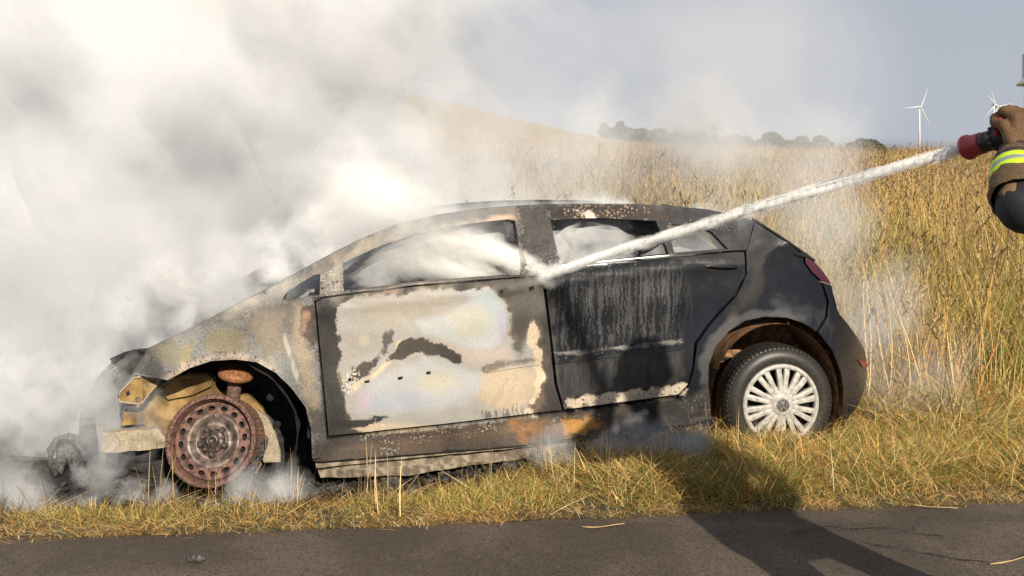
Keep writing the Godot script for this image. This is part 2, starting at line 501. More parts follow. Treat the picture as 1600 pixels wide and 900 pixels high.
func make_turbine(at: Vector3, tower: float, blade: float, spin: float, yaw: float, label: String) -> void:
	var t := base("wind_turbine", at, yaw)
	var w := mats["turbine_white"] as Material
	part("tower", tube(PackedVector3Array([Vector3.ZERO, Vector3(0, tower * 0.5, 0), Vector3(0, tower - 1.2, 0)]), [tower * 0.026, tower * 0.02, tower * 0.014], 14), w, t)
	part("nacelle", box(Vector3(0, tower, -tower * 0.02), Vector3(tower * 0.04, tower * 0.04, tower * 0.11), tower * 0.008), w, t)
	part("hub", lathe([[0.0, tower * 0.06], [tower * 0.014, tower * 0.055], [tower * 0.02, tower * 0.04], [tower * 0.02, tower * 0.028], [0.0, tower * 0.028]], 14), w, t).position.y = tower
	for k in 3:
		var st := begin(true)
		var prev := PackedVector3Array()
		for i in 9:
			var u := i / 8.0
			var chord := blade * lerpf(0.085 if u > 0.12 else 0.05, 0.014, u); var th := blade * lerpf(0.025, 0.003, u)
			var a := 0.35 * (1.0 - u); var y := blade * (0.03 + u)
			var ring := PackedVector3Array()
			for q in [Vector2(-0.35, 0), Vector2(0, 1), Vector2(0.65, 0), Vector2(0, -1)]:
				var p := Vector2(q.x * chord, q.y * th).rotated(a)
				ring.append(Vector3(p.x, y, p.y))
			if i > 0:
				for j in 4: quad(st, prev[j], ring[j], ring[(j + 1) % 4], prev[(j + 1) % 4])
			prev = ring
		var b := part("blade", finish(st), w, t)
		b.position = Vector3(0, tower, tower * 0.042); b.rotation.z = spin + TAU / 3.0 * k
	tag(t, label, "wind turbine")

func make_far_country() -> void:
	mat("bark", lin(0.06, 0.05, 0.04), 0.95)
	var lv := mat("leaves", Color.WHITE, 0.8, 0.0, true); lv.backlight_enabled = true; lv.backlight = Color(0.3, 0.3, 0.3)
	mat("turbine_white", lin(0.62, 0.62, 0.63), 0.5)
	var bush := make_tree([[Vector3(-3.6, 2.2, 0), 2.2], [Vector3(-1.0, 3.0, 0.4), 2.5], [Vector3(2.0, 2.9, -0.3), 2.4], [Vector3(4.2, 1.9, 0.2), 1.9], [Vector3(0.6, 1.6, 0.8), 2.4], [Vector3(-5.4, 1.3, 0), 1.4], [Vector3(5.8, 1.0, 0), 1.2]], 4.0, 5200, 0.42, 5)
	bush.position = Vector3(106, ground_at(106, -300) - 0.5, -300)
	bush.name = "broad_tree"
	tag(bush, "broad dark green tree standing alone on the field horizon left of the large wind turbine", "tree")
	var round_tree := make_tree([[Vector3(0, 4.2, 0), 2.2], [Vector3(1.2, 3.0, 0.4), 1.7], [Vector3(-1.3, 3.2, -0.3), 1.8], [Vector3(0.3, 5.6, 0), 1.5], [Vector3(0, 2.0, 0), 1.6]], 5.0, 1500, 0.45, 6)
	var tall_tree := make_tree([[Vector3(0, 2.5, 0), 1.0], [Vector3(0.1, 4.2, 0), 1.1], [Vector3(-0.1, 6.0, 0), 1.0], [Vector3(0, 7.8, 0), 0.75], [Vector3(0, 9.0, 0), 0.45]], 7.0, 1300, 0.4, 7)
	round_tree.name = numbered("field_tree"); tall_tree.name = numbered("poplar_tree")
	var r := RandomNumberGenerator.new(); r.seed = 21
	var first := {0: true, 1: true}
	for k in 36:
		var u := k / 35.0
		var px := lerpf(33.0, 104.0, u) + r.randf_range(-1.5, 1.5)
		var kind := 1 if k in [17, 33] else 0
		var src: Node3D = tall_tree if kind == 1 else round_tree
		var t: Node3D = src
		if first[kind]: first[kind] = false
		else:
			t = src.duplicate(); t.name = numbered("poplar_tree" if kind == 1 else "field_tree"); add_child(t)
		var d := 330.0 + r.randf_range(-14, 14)
		t.position = Vector3(px, ground_at(px, -d) - 0.4, -d); t.rotation.y = r.randf() * TAU
		var s := r.randf_range(0.75, 1.25) * lerpf(1.05, 0.75, u); t.scale = Vector3(s * 1.6, s, s * 1.4)
		if kind == 1: tag(t, "slim pointed tree rising above the hazy tree row behind the thin smoke", "tree", "slim trees in the hazy tree row")
		elif k > 33: tag(t, "last rounded tree of the hazy row, nearest the lone broad tree" if k == 35 else "rounded tree second from the right end of the hazy row", "tree")
		else: tag(t, "rounded green tree in the hazy row along the far field edge", "tree", "rounded trees in the hazy tree row")
	# two trees on the shoulder of the hill
	for q in [[Vector3(18, 0, -165), 0.62, "small dark tree on the hill shoulder, right of its neighbour"], [Vector3(15.5, 0, -168), 0.5, "smallest dark tree on the hill shoulder, nearest the smoke"]]:
		var t: Node3D = round_tree.duplicate(); t.name = numbered("field_tree"); add_child(t)
		t.position = Vector3(q[0].x * 1.24, 0, q[0].z * 1.24); t.position.y = ground_at(t.position.x, t.position.z) - 0.3
		t.scale = Vector3.ONE * q[1]; tag(t, q[2], "tree", "trees on the hill shoulder")
	make_turbine(Vector3(760, -1, -1862), 80.0, 38.0, -0.45, 0.35, "largest white wind turbine, to the left of the fire hose nozzle")
	make_turbine(Vector3(1632, -1, -3380), 150.0, 52.0, 0.3, 0.2, "distant white wind turbine behind the nozzle, left one of the close pair")
	make_turbine(Vector3(1660, -1, -3420), 146.0, 52.0, 0.75, 0.1, "distant white wind turbine close behind the red nozzle handle")

# ---------------------------------------------------------------- grass
func tuft(r: RandomNumberGenerator, blades: int, spread: float, height: float, lean: float, width: float, palette: Array, heads := 0.0, bend := 0.3) -> ArrayMesh:
	var st := SurfaceTool.new(); st.begin(Mesh.PRIMITIVE_TRIANGLES)
	for k in blades:
		var a := r.randf() * TAU; var rad := spread * sqrt(r.randf())
		var p := Vector3(cos(a) * rad, -0.03, sin(a) * rad)
		var dir := Vector3(r.randfn() * lean, 1.0, r.randfn() * lean).normalized()
		var fall := Vector3(r.randfn(), -0.25, r.randfn()) * bend
		var h := height * r.randf_range(0.45, 1.1); var w := width * r.randf_range(0.6, 1.3)
		var face := Vector3(r.randfn(), 0, r.randfn()).normalized()
		var c: Color = palette[r.randi() % palette.size()]
		c = c * r.randf_range(0.75, 1.25)
		var n := (face.cross(Vector3.UP) + Vector3(0, 0.7, 0)).normalized()
		var segs := 4
		var last := p; var lw := w
		for i in segs:
			var u := (i + 1.0) / segs
			var q := p + (dir * u + fall * u * u) * h
			var nw := w * (1.0 - u * u * 0.9)
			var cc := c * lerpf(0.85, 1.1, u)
			st.set_color(cc); st.set_normal(n)
			var s0 := face * lw * 0.5; var s1 := face * nw * 0.5
			tri(st, last - s0, q - s1, q + s1); tri(st, last - s0, q + s1, last + s0)
			last = q; lw = nw
		if r.randf() < heads:
			var hc: Color = Color(0.48, 0.3, 0.17).lerp(Color(0.66, 0.48, 0.26), r.randf())
			var up := (dir + fall * 2.0).normalized()
			st.set_color(hc)
			for j in 12:
				var t := r.randf()
				var o := Vector3(r.randfn(), r.randfn() * 0.3, r.randfn()).normalized()
				var bp := last + up * h * 0.14 * (t - 0.5)
				var tip := bp + (o * 0.5 + up) * h * 0.035 * r.randf_range(0.6, 1.3)
				st.set_normal((o + Vector3(0, 0.5, 0)).normalized())
				tri(st, bp - face * 0.004, tip, bp + face * 0.004)
	return st.commit()

func scatter(called: String, label: String, category: String, meshes: Array, spots: Array) -> void:
	# spots: [transform, tint, which mesh]; one object whose children are the scattered variants
	var root := base(called, Vector3.ZERO)
	tag(root, label, category, "", "stuff")
	for m in meshes.size():
		var mine := spots.filter(func(s): return s[2] == m)
		if mine.is_empty(): continue
		var mm := MultiMesh.new(); mm.transform_format = MultiMesh.TRANSFORM_3D; mm.use_colors = true; mm.mesh = meshes[m]
		mm.instance_count = mine.size()
		for i in mine.size():
			mm.set_instance_transform(i, mine[i][0]); mm.set_instance_color(i, mine[i][1])
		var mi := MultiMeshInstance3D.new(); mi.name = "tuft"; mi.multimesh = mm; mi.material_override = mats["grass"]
		root.add_child(mi, true); mi.set_meta("kind", "stuff")

func inside_car(x: float, z: float, margin: float) -> bool:
	var p := Vector3(x + 0.02, 0, z + 5.075).rotated(Vector3.UP, -deg_to_rad(8.76))
	return p.x > -2.1 - margin and p.x < 2.05 + margin and p.z < 0.0 + margin and p.z > -1.76 - margin

func make_grass() -> void:
	var g := mat("grass", Color.WHITE, 0.75, 0.0, true); g.backlight_enabled = true; g.backlight = Color(0.75, 0.75, 0.75); g.metallic_specular = 0.25
	var r := RandomNumberGenerator.new(); r.seed = 99
	var straw := Color(0.74, 0.53, 0.23); var gold := Color(0.74, 0.44, 0.13); var olive := Color(0.48, 0.41, 0.13); var green := Color(0.22, 0.31, 0.08); var russet := Color(0.62, 0.33, 0.12); var pale := Color(0.76, 0.62, 0.34)
	# tall meadow behind the car
	var tall := []
	for k in 4: tall.append(tuft(r, 26, 0.2, 1.0, 0.11, 0.0055, [straw, straw, pale, gold, olive, straw, olive], 0.4, 0.16))
	for k in 3: tall.append(tuft(r, 30, 0.2, 0.85, 0.16, 0.007, [olive, green, olive, gold, straw], 0.15, 0.25))
	for k in 2: tall.append(tuft(r, 22, 0.22, 1.0, 0.14, 0.006, [russet, gold, straw, straw], 0.8, 0.15))
	for k in 2: tall.append(tuft(r, 34, 0.25, 0.55, 0.4, 0.006, [straw, gold, olive, pale], 0.2, 0.5))
	var spots := []
	for zone in [[5.3, 9.5, 26.0, 1.0], [9.5, 18.0, 17.0, 1.05], [18.0, 42.0, 6.0, 1.3], [42.0, 120.0, 1.1, 1.9]]:
		var d0: float = zone[0]; var d1: float = zone[1]
		var x0 := -0.56 * d1 - 0.4; var x1 := 0.56 * d1 + 1.0
		for k in int((d1 - d0) * (x1 - x0) * zone[2]):
			var d := r.randf_range(d0, d1); var x := r.randf_range(x0, x1)
			if absf(x) > 0.56 * d + 1.0: continue
			if x < -0.06 * d and (d < 10.0 or r.randf() < 0.75): continue      # behind the smoke bank
			var e := d - road_edge(x)
			var start := 1.05 + 0.25 * wob.get_noise_1d(x * 1.5)
			if x < 1.9: start = 2.4
			if e < start or inside_car(x, -d, 0.18): continue
			var n := wob.get_noise_2d(x * 0.35, d * 0.35 + 30.0) + r.randf_range(-0.3, 0.3)
			var kind := r.randi() % 4
			if n > (-0.02 if x > 1.6 and d < 12.0 else 0.06): kind = 4 + r.randi() % 3
			elif n < -0.34: kind = 7 + r.randi() % 2
			if e < start + 0.5 and r.randf() < 0.6: kind = 9 + r.randi() % 2
			var s: float = zone[3] * r.randf_range(0.75, 1.12)
			var sy := s * lerpf(0.6, 1.0, smoothstep(start, start + 1.0, e)) * (1.0 if zone[3] < 1.2 else 0.62)
			var b := Basis(Vector3.UP, r.randf() * TAU).scaled(Vector3(s, sy, s))
			var tint := Color(1, 1, 1) * r.randf_range(0.8, 1.15)
			spots.append([Transform3D(b, Vector3(x, ground_at(x, -d), -d)), tint, kind])
	scatter("meadow_grass", "tall dry golden and green meadow grass behind the car", "grass", tall, spots)
	# short turf of the verge
	var turf := []
	for k in 3: turf.append(tuft(r, 60, 0.12, 0.105, 0.7, 0.0035, [gold, olive, green, straw, olive], 0.0, 0.5))
	for k in 3: turf.append(tuft(r, 60, 0.12, 0.08, 1.0, 0.003, [gold, straw, Color(0.5, 0.27, 0.08), gold, pale], 0.0, 0.6))
	for k in 2: turf.append(tuft(r, 46, 0.13, 0.2, 0.55, 0.004, [olive, green, straw, gold], 0.05, 0.6))
	turf.append(tuft(r, 40, 0.13, 0.12, 0.7, 0.0035, [Color(0.03, 0.025, 0.02), Color(0.1, 0.06, 0.03), Color(0.2, 0.11, 0.05)], 0.0, 0.4))
	spots = []
	for k in 9000:
		var x := r.randf_range(-3.6, 4.2)
		var e := r.randf() ; e = e * 1.9 - 0.03
		var d := road_edge(x) + e
		var far_side := 0.2 + 0.64 * smoothstep(-1.2, 1.1, x) + 0.12 * wob.get_noise_1d(x * 2.0)
		if x > 1.7: far_side = 1.9
		if e > far_side + 0.2: continue
		var n := wob.get_noise_2d(x * 1.4, d * 1.4 + 70.0) + r.randf_range(-0.25, 0.25)
		var kind := r.randi() % 3
		if e < 0.12 + 0.06 * n or n < -0.2: kind = 3 + r.randi() % 3
		elif x > 0.3 and n > -0.1: kind = 6 + r.randi() % 2
		if x < 0.9 and e > far_side + 0.04: kind = 8
		var dens := smoothstep(-0.03, 0.1, e)
		if r.randf() > 0.35 + 0.65 * dens: continue
		if kind == 8 and r.randf() < 0.5: continue
		var s := r.randf_range(0.7, 1.2) * lerpf(0.55, 1.0, dens)
		var b := Basis(Vector3.UP, r.randf() * TAU).scaled(Vector3(s, s * r.randf_range(0.8, 1.2), s))
		spots.append([Transform3D(b, Vector3(x, ground_at(x, -d) + (0.01 if e < 0.05 else 0.0), -d)), Color(1, 1, 1) * r.randf_range(0.8, 1.15), kind])
	scatter("verge_grass", "short matted golden and green grass along the lane edge", "grass", turf, spots)
	# straw and dry stalks standing or lying in the verge
	var stalks := []
	for k in 3: stalks.append(tuft(r, 5, 0.09, 0.3, 0.25, 0.0045, [straw, pale, Color(0.3, 0.18, 0.09)], 0.0, 0.12))
	for k in 2: stalks.append(tuft(r, 4, 0.1, 0.28, 2.5, 0.005, [pale, straw, straw], 0.0, 0.1))
	spots = []
	for k in 220:
		var x := r.randf_range(-3.0, 3.4); var e := r.randf_range(0.05, 0.45 if x < 0.2 else 0.8 if x < 1.4 else 1.5)
		if wob.get_noise_1d(x * 3.0 + 5.0) < 0.02 and e < 0.8: continue
		var d := road_edge(x) + e
		var b := Basis(Vector3.UP, r.randf() * TAU).scaled(Vector3.ONE * r.randf_range(0.6, 1.1))
		spots.append([Transform3D(b, Vector3(x, ground_at(x, -d) + 0.04, -d)), Color(1, 1, 1) * r.randf_range(0.8, 1.1), r.randi() % 5])
	scatter("dry_stalks", "bleached dry stalks standing and lying among the verge grass", "dry stalks", stalks, spots)

# ---------------------------------------------------------------- the car
# Car axes: x along the car towards its rear, y up, z outwards from its near side. The front has sunk.
func side_at(x: float, y: float) -> float:
	var t := y - (BELT0 + BELT1 * x); var w := 0.0
	if t > 0.0: w -= 0.28 * t + 0.3 * t * t
	else: w -= 0.12 * minf(0.0, t + 0.2) ** 2
	if x < -1.45: w -= 1.1 * (x + 1.45) ** 2
	if x > 1.55: w -= 1.0 * (x - 1.55) ** 2
	w += 0.018 * exp(-(((Vector2(x, y).distance_to(Vector2(-HUB_X, 0.19)) - 0.37) / 0.07) ** 2))
	w += 0.018 * exp(-(((Vector2(x, y).distance_to(Vector2(HUB_X, 0.26)) - 0.37) / 0.07) ** 2))
	return w

func skin(x: float, y: float) -> float:      # heat has warped the front panels
	var hot := smoothstep(0.6, -0.6, x)
	return side_at(x, y) + 0.006 * hot * wob.get_noise_2d(x * 3.0, y * 3.0)

func door_skin(x: float, y: float) -> float:
	# a soft crease below the belt and the buckled sheet of the burnt door
	var t := y - (BELT0 + BELT1 * x)
	return skin(x, y) + 0.006 * exp(-(((t + 0.07) / 0.03) ** 2)) - 0.012 * smoothstep(-0.2, -0.35, t) * smoothstep(-0.62, -0.45, t)

# --- the burnt paint, drawn once for the whole side, one texel about 3 mm
const TW := 1536
const TH := 556
var cr := PackedFloat32Array(); var cg := PackedFloat32Array(); var cb := PackedFloat32Array(); var cs := PackedFloat32Array(); var ch := PackedFloat32Array()
var n_big: PackedByteArray; var n_mid: PackedByteArray; var n_fine: PackedByteArray; var n_speck: PackedByteArray; var n_drip: PackedByteArray

func gray(im: Image) -> PackedByteArray:
	im.convert(Image.FORMAT_L8)
	return im.get_data()

func paint(poly: PackedVector2Array, c: Color, soft: float, rag: float, op := 1.0, mottle := 0.3, rough := 0.7, height := 0.0, drip := 0.0) -> void:
	var lo := Vector2(1e9, 1e9); var hi := -lo
	var q := PackedVector2Array()
	for p in poly:
		var t := Vector2((p.x + 2.35) / 4.7 * TW, (1.0 - (p.y + 0.2) / 1.7) * TH)
		q.append(t); lo = lo.min(t); hi = hi.max(t)
	var px := TW / 4.7
	var m := (soft + rag) * px + 3.0
	var x0 := maxi(int(lo.x - m), 0); var x1 := mini(int(hi.x + m), TW - 1); var y0 := maxi(int(lo.y - m), 0); var y1 := mini(int(hi.y + m), TH - 1)
	var step := 6
	var gw := (x1 - x0) / step + 2; var gh := (y1 - y0) / step + 2
	var sd := PackedFloat32Array(); sd.resize(gw * gh)
	for j in gh:
		for i in gw:
			var p := Vector2(x0 + i * step, y0 + j * step)
			var d := 1e9
			for k in q.size():
				d = minf(d, p.distance_squared_to(Geometry2D.get_closest_point_to_segment(p, q[k], q[(k + 1) % q.size()])))
			d = sqrt(d)
			sd[j * gw + i] = (-d if Geometry2D.is_point_in_polygon(p, q) else d) / px
	for y in range(y0, y1 + 1):
		var j := (y - y0) / step; var v := float((y - y0) % step) / step
		for x in range(x0, x1 + 1):
			var i := (x - x0) / step; var u := float((x - x0) % step) / step
			var g := j * gw + i
			var d := lerpf(lerpf(sd[g], sd[g + 1], u), lerpf(sd[g + gw], sd[g + gw + 1], u), v)
			var at := y * TW + x
			var nm := (n_mid[at] - 128) / 128.0; var nf := (n_fine[at] - 128) / 128.0
			d += rag * (1.7 * nm + 0.6 * nf)
			if d > soft: continue
			var a := op * (1.0 if d < -soft else 0.5 - 0.5 * d / soft)
			if drip > 0.0:
				var s := n_drip[(y / 16) * TW + clampi(x + (n_mid[at] - 128) / 24, 0, TW - 1)] / 255.0 + 0.12 * nf
				a *= lerpf(1.0, smoothstep(0.36, 0.68, s), drip)
			var k := 1.0 + mottle * (nf * 0.6 + 1.2 * (n_big[at] - 128) / 128.0)
			cr[at] = lerpf(cr[at], c.r * k, a); cg[at] = lerpf(cg[at], c.g * k, a); cb[at] = lerpf(cb[at], c.b * k, a)
			cs[at] = lerpf(cs[at], rough, a); ch[at] = lerpf(ch[at], height, a)

# flecks of colour where the fine noise passes a threshold inside the outline
func fleck(poly: PackedVector2Array, c: Color, amount: float, rough := 0.8) -> void:
	var q := PackedVector2Array(); var lo := Vector2(1e9, 1e9); var hi := -lo
	for p in poly:
		var t := Vector2((p.x + 2.35) / 4.7 * TW, (1.0 - (p.y + 0.2) / 1.7) * TH)
		q.append(t); lo = lo.min(t); hi = hi.max(t)
	for y in range(maxi(int(lo.y), 0), mini(int(hi.y), TH - 1) + 1):
		for x in range(maxi(int(lo.x), 0), mini(int(hi.x), TW - 1) + 1):
			var at := y * TW + x
			var s := n_speck[at] / 255.0 * 0.7 + n_mid[at] / 255.0 * 0.3
			if s < 1.0 - amount or not Geometry2D.is_point_in_polygon(Vector2(x, y), q): continue
			var a := clampf((s - 1.0 + amount) * 14.0, 0.0, 1.0)
			var k := 1.0 + (n_fine[at] - 128) / 200.0
			cr[at] = lerpf(cr[at], c.r * k, a); cg[at] = lerpf(cg[at], c.g * k, a); cb[at] = lerpf(cb[at], c.b * k, a); cs[at] = lerpf(cs[at], rough, a)

func paint_side() -> StandardMaterial3D:
	var n := TW * TH
	for a in 5:
		var arr: PackedFloat32Array = [cr, cg, cb, cs, ch][a]
		arr.resize(n); arr.fill([0.010, 0.012, 0.018, 0.2, 0.0][a])
		match a:
			0: cr = arr
			1: cg = arr
			2: cb = arr
			3: cs = arr
			4: ch = arr
	n_big = gray(noise_image(TW, TH, 1, 0.006, 4, 30.0)); n_mid = gray(noise_image(TW, TH, 2, 0.03, 4, 10.0)); n_fine = gray(noise_image(TW, TH, 3, 0.2, 2)); n_speck = gray(noise_image(TW, TH, 4, 0.17, 2))
	n_drip = gray(noise_image(TW, TH / 16 + 1, 5, 0.15, 3))
	var soot := Color(0.022, 0.021, 0.021); var ash := Color(0.5, 0.46, 0.4); var tan := Color(0.42, 0.3, 0.19); var steel := Color(0.185, 0.184, 0.178)
	# dusty sheen over the rear paint
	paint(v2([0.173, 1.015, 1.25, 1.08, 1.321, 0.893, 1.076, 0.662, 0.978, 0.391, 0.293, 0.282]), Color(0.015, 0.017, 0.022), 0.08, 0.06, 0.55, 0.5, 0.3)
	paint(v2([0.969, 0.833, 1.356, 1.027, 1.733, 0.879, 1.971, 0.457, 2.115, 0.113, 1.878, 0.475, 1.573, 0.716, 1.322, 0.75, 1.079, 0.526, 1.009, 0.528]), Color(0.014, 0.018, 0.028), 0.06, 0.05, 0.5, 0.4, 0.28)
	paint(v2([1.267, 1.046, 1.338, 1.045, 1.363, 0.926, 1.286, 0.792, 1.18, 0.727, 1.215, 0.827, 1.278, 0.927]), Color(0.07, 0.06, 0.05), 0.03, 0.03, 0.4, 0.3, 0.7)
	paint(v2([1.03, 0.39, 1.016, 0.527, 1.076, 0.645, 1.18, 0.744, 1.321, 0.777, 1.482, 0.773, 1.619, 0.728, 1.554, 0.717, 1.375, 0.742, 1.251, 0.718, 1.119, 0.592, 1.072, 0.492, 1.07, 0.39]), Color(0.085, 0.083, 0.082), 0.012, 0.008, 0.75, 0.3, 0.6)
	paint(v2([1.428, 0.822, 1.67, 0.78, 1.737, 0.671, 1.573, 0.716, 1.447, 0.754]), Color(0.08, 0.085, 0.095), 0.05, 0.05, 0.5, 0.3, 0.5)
	# roof rail and pillars
	paint(v2([0.728, 1.382, 1.141, 1.336, 1.359, 1.261, 1.485, 1.153, 1.285, 0.995, 0.831, 1.07]), Color(0.018, 0.019, 0.023), 0.02, 0.02, 1.0, 0.4, 0.75)
	paint(v2([-1.156, 0.882, -1.127, 0.979, -0.879, 1.113, -0.558, 1.25, -0.294, 1.312, 0.144, 1.368, 0.245, 1.361, 0.219, 0.949, -0.939, 0.878]), Color(0.15, 0.135, 0.12), 0.03, 0.04, 1.0, 0.5, 0.75)
	paint(v2([-0.33, 1.236, 0.037, 1.287, 0.075, 1.258, -0.298, 1.216]), Color(0.5, 0.36, 0.25), 0.012, 0.012, 0.9, 0.2, 0.8)
	paint(v2([-0.879, 1.091, -0.558, 1.228, -0.494, 1.205, -0.815, 1.066]), Color(0.36, 0.32, 0.27), 0.03, 0.03, 0.7, 0.4, 0.8)
	paint(v2([0.058, 1.342, 0.212, 1.361, 0.259, 1.205, 0.269, 0.997, 0.06, 0.978, 0.052, 1.207]), Color(0.05, 0.046, 0.043), 0.02, 0.03, 0.95, 0.5, 0.8)
	paint(v2([0.193, 1.348, 0.827, 1.344, 0.921, 1.264, 0.832, 1.245, 0.236, 1.25]), Color(0.035, 0.028, 0.024), 0.012, 0.02, 0.95, 0.5, 0.85)
	fleck(v2([0.311, 1.341, 0.758, 1.345, 0.786, 1.292, 0.576, 1.261, 0.473, 1.252, 0.305, 1.276]), Color(0.3, 0.2, 0.14), 0.38)
	paint(v2([0.363, 1.314, 0.444, 1.307, 0.48, 1.261, 0.39, 1.275]), Color(0.6, 0.5, 0.42), 0.006, 0.012, 0.9)
	paint(v2([0.28, 1.371, 0.658, 1.375, 0.725, 1.358, 0.312, 1.347]), Color(0.22, 0.2, 0.18), 0.012, 0.02, 0.7, 0.4, 0.8)
	paint(v2([0.725, 1.358, 1.105, 1.329, 1.306, 1.261, 1.233, 1.249, 0.857, 1.305]), Color(0.04, 0.04, 0.04), 0.02, 0.02, 0.7, 0.4, 0.8)
	fleck(v2([-0.947, 1, -0.799, 1.075, -0.783, 0.89, -0.939, 0.871]), Color(0.5, 0.46, 0.4), 0.47)
	fleck(v2([-0.947, 1, -0.799, 1.075, -0.783, 0.89, -0.939, 0.871]), soot, 0.4)
	paint(v2([-0.881, 1.03, -0.828, 1.054, -0.833, 0.9, -0.89, 0.895]), Color(0.3, 0.27, 0.23), 0.01, 0.02, 0.6)
	# fender
	paint(v2([-1.912, 0.472, -1.799, 0.656, -1.459, 0.827, -1.097, 1.002, -0.94, 0.924, -0.894, 0.137, -1.004, 0.06, -1.125, 0.473]), steel, 0.02, 0.02, 1.0, 0.55, 0.68)
	paint(v2([-1.459, 0.812, -1.126, 0.957, -1.001, 0.879, -1.032, 0.722, -1.186, 0.648, -1.369, 0.763]), Color(0.095, 0.083, 0.07), 0.06, 0.06, 0.8, 0.5, 0.7)
	paint(v2([-1.474, 0.734, -1.399, 0.764, -1.293, 0.723, -1.302, 0.652, -1.398, 0.622, -1.483, 0.648]), Color(0.22, 0.19, 0.1), 0.014, 0.012, 0.7, 0.25, 0.75)
	paint(v2([-1.753, 0.645, -1.652, 0.7, -1.576, 0.703, -1.597, 0.611, -1.65, 0.548, -1.711, 0.572]), Color(0.23, 0.2, 0.12), 0.02, 0.025, 0.6, 0.3, 0.75)
	paint(v2([-1.582, 0.697, -1.532, 0.71, -1.549, 0.612, -1.604, 0.55]), Color(0.27, 0.225, 0.12), 0.01, 0.012, 0.8, 0.3, 0.75)
	paint(v2([-1.873, 0.512, -1.788, 0.626, -1.712, 0.602, -1.669, 0.522, -1.709, 0.493]), Color(0.075, 0.072, 0.07), 0.02, 0.02, 0.7, 0.5, 0.7)
	paint(v2([-1.835, 0.524, -1.781, 0.617, -1.767, 0.609, -1.809, 0.522]), Color(0.3, 0.28, 0.25), 0.006, 0.01, 0.8)
	paint(v2([-1.682, 0.489, -1.561, 0.567, -1.457, 0.603, -1.338, 0.607, -1.216, 0.577, -1.125, 0.504, -1.149, 0.537, -1.247, 0.603, -1.35, 0.632, -1.473, 0.624, -1.58, 0.587, -1.689, 0.52]), Color(0.38, 0.32, 0.25), 0.008, 0.014, 0.85, 0.4, 0.85)
	fleck(v2([-1.682, 0.489, -1.561, 0.567, -1.457, 0.603, -1.338, 0.607, -1.216, 0.577, -1.125, 0.504, -1.149, 0.556, -1.247, 0.628, -1.35, 0.653, -1.474, 0.645, -1.581, 0.605, -1.689, 0.538]), Color(0.11, 0.05, 0.04), 0.4)
	paint(v2([-1.253, 0.791, -1.125, 0.825, -1.088, 0.661, -1.149, 0.6, -1.241, 0.665]), Color(0.24, 0.2, 0.15), 0.03, 0.03, 0.7, 0.3, 0.75)
	paint(v2([-1.057, 0.849, -1.008, 0.86, -1.001, 0.721, -0.971, 0.466, -0.94, 0.271, -0.99, 0.273, -1.033, 0.5, -1.079, 0.692]), Color(0.34, 0.27, 0.19), 0.02, 0.014, 0.75, 0.35, 0.8)
	paint(v2([-1.032, 0.855, -0.958, 0.878, -0.949, 0.657, -0.989, 0.642, -1.026, 0.722]), Color(0.07, 0.05, 0.042), 0.01, 0.015, 0.9, 0.4, 0.8)
	paint(v2([-1.02, 0.816, -0.995, 0.828, -1.001, 0.737, -1.023, 0.728]), Color(0.4, 0.25, 0.16), 0.008, 0.012, 0.7, 0.3, 0.8)
	paint(v2([-1.125, 0.725, -1.106, 0.724, -1.033, 0.469, -1.051, 0.463]), Color(0.42, 0.4, 0.37), 0.004, 0.004, 0.8, 0.2, 0.7)
	paint(v2([-1.192, 0.617, -1.174, 0.622, -1.088, 0.439, -1.103, 0.428]), Color(0.3, 0.28, 0.25), 0.006, 0.006, 0.6, 0.2, 0.7)
	paint(v2([-0.996, 0.339, -0.903, 0.334, -0.891, 0.07, -0.985, 0.069]), Color(0.075, 0.068, 0.062), 0.02, 0.02, 0.9, 0.5, 0.8)
	paint(v2([-1.399, 0.857, -1.127, 0.985, -1.089, 0.954, -1.369, 0.813]), Color(0.3, 0.28, 0.25), 0.03, 0.03, 0.6, 0.4, 0.7)
	fleck(v2([-1.781, 0.626, -1.127, 0.972, -1.001, 0.879, -1.125, 0.599, -1.676, 0.515]), Color(0.32, 0.3, 0.27), 0.25)
	fleck(v2([-1.781, 0.626, -1.127, 0.972, -1.001, 0.879, -1.125, 0.599, -1.676, 0.515]), Color(0.05, 0.045, 0.04), 0.24)
	# front door: soot, then the sheet burnt bare
	paint(v2([-0.977, 0.909, 0.186, 0.999, 0.307, 0.261, -0.916, 0.171]), Color(0.042, 0.038, 0.035), 0.01, 0.01, 1.0, 0.5, 0.62)
	paint(v2([-0.924, 0.902, 0.186, 0.982, 0.186, 0.93, -0.306, 0.921, -0.626, 0.902, -0.877, 0.851]), Color(0.085, 0.075, 0.066), 0.012, 0.015, 0.9, 0.4, 0.6)
	paint(v2([-0.657, 0.928, -0.546, 0.939, -0.556, 0.894, -0.638, 0.896]), Color(0.32, 0.22, 0.17), 0.008, 0.012, 0.9)
	paint(v2([-0.924, 0.902, -0.799, 0.912, -0.83, 0.875, -0.893, 0.864]), Color(0.2, 0.18, 0.16), 0.01, 0.012, 0.9)
	paint(v2([-0.883, 0.857, -0.799, 0.9, -0.626, 0.912, -0.338, 0.931, -0.078, 0.932, 0.007, 0.888, 0.04, 0.79, 0.027, 0.692, 0.093, 0.756, 0.146, 0.767, 0.17, 0.655, 0.194, 0.555, 0.188, 0.455, 0.178, 0.287, 0.173, 0.233, -0.106, 0.205, -0.625, 0.203, -0.815, 0.252, -0.84, 0.397, -0.89, 0.591]), Color(0.17, 0.13, 0.095), 0.02, 0.03, 0.75, 0.5, 0.7)
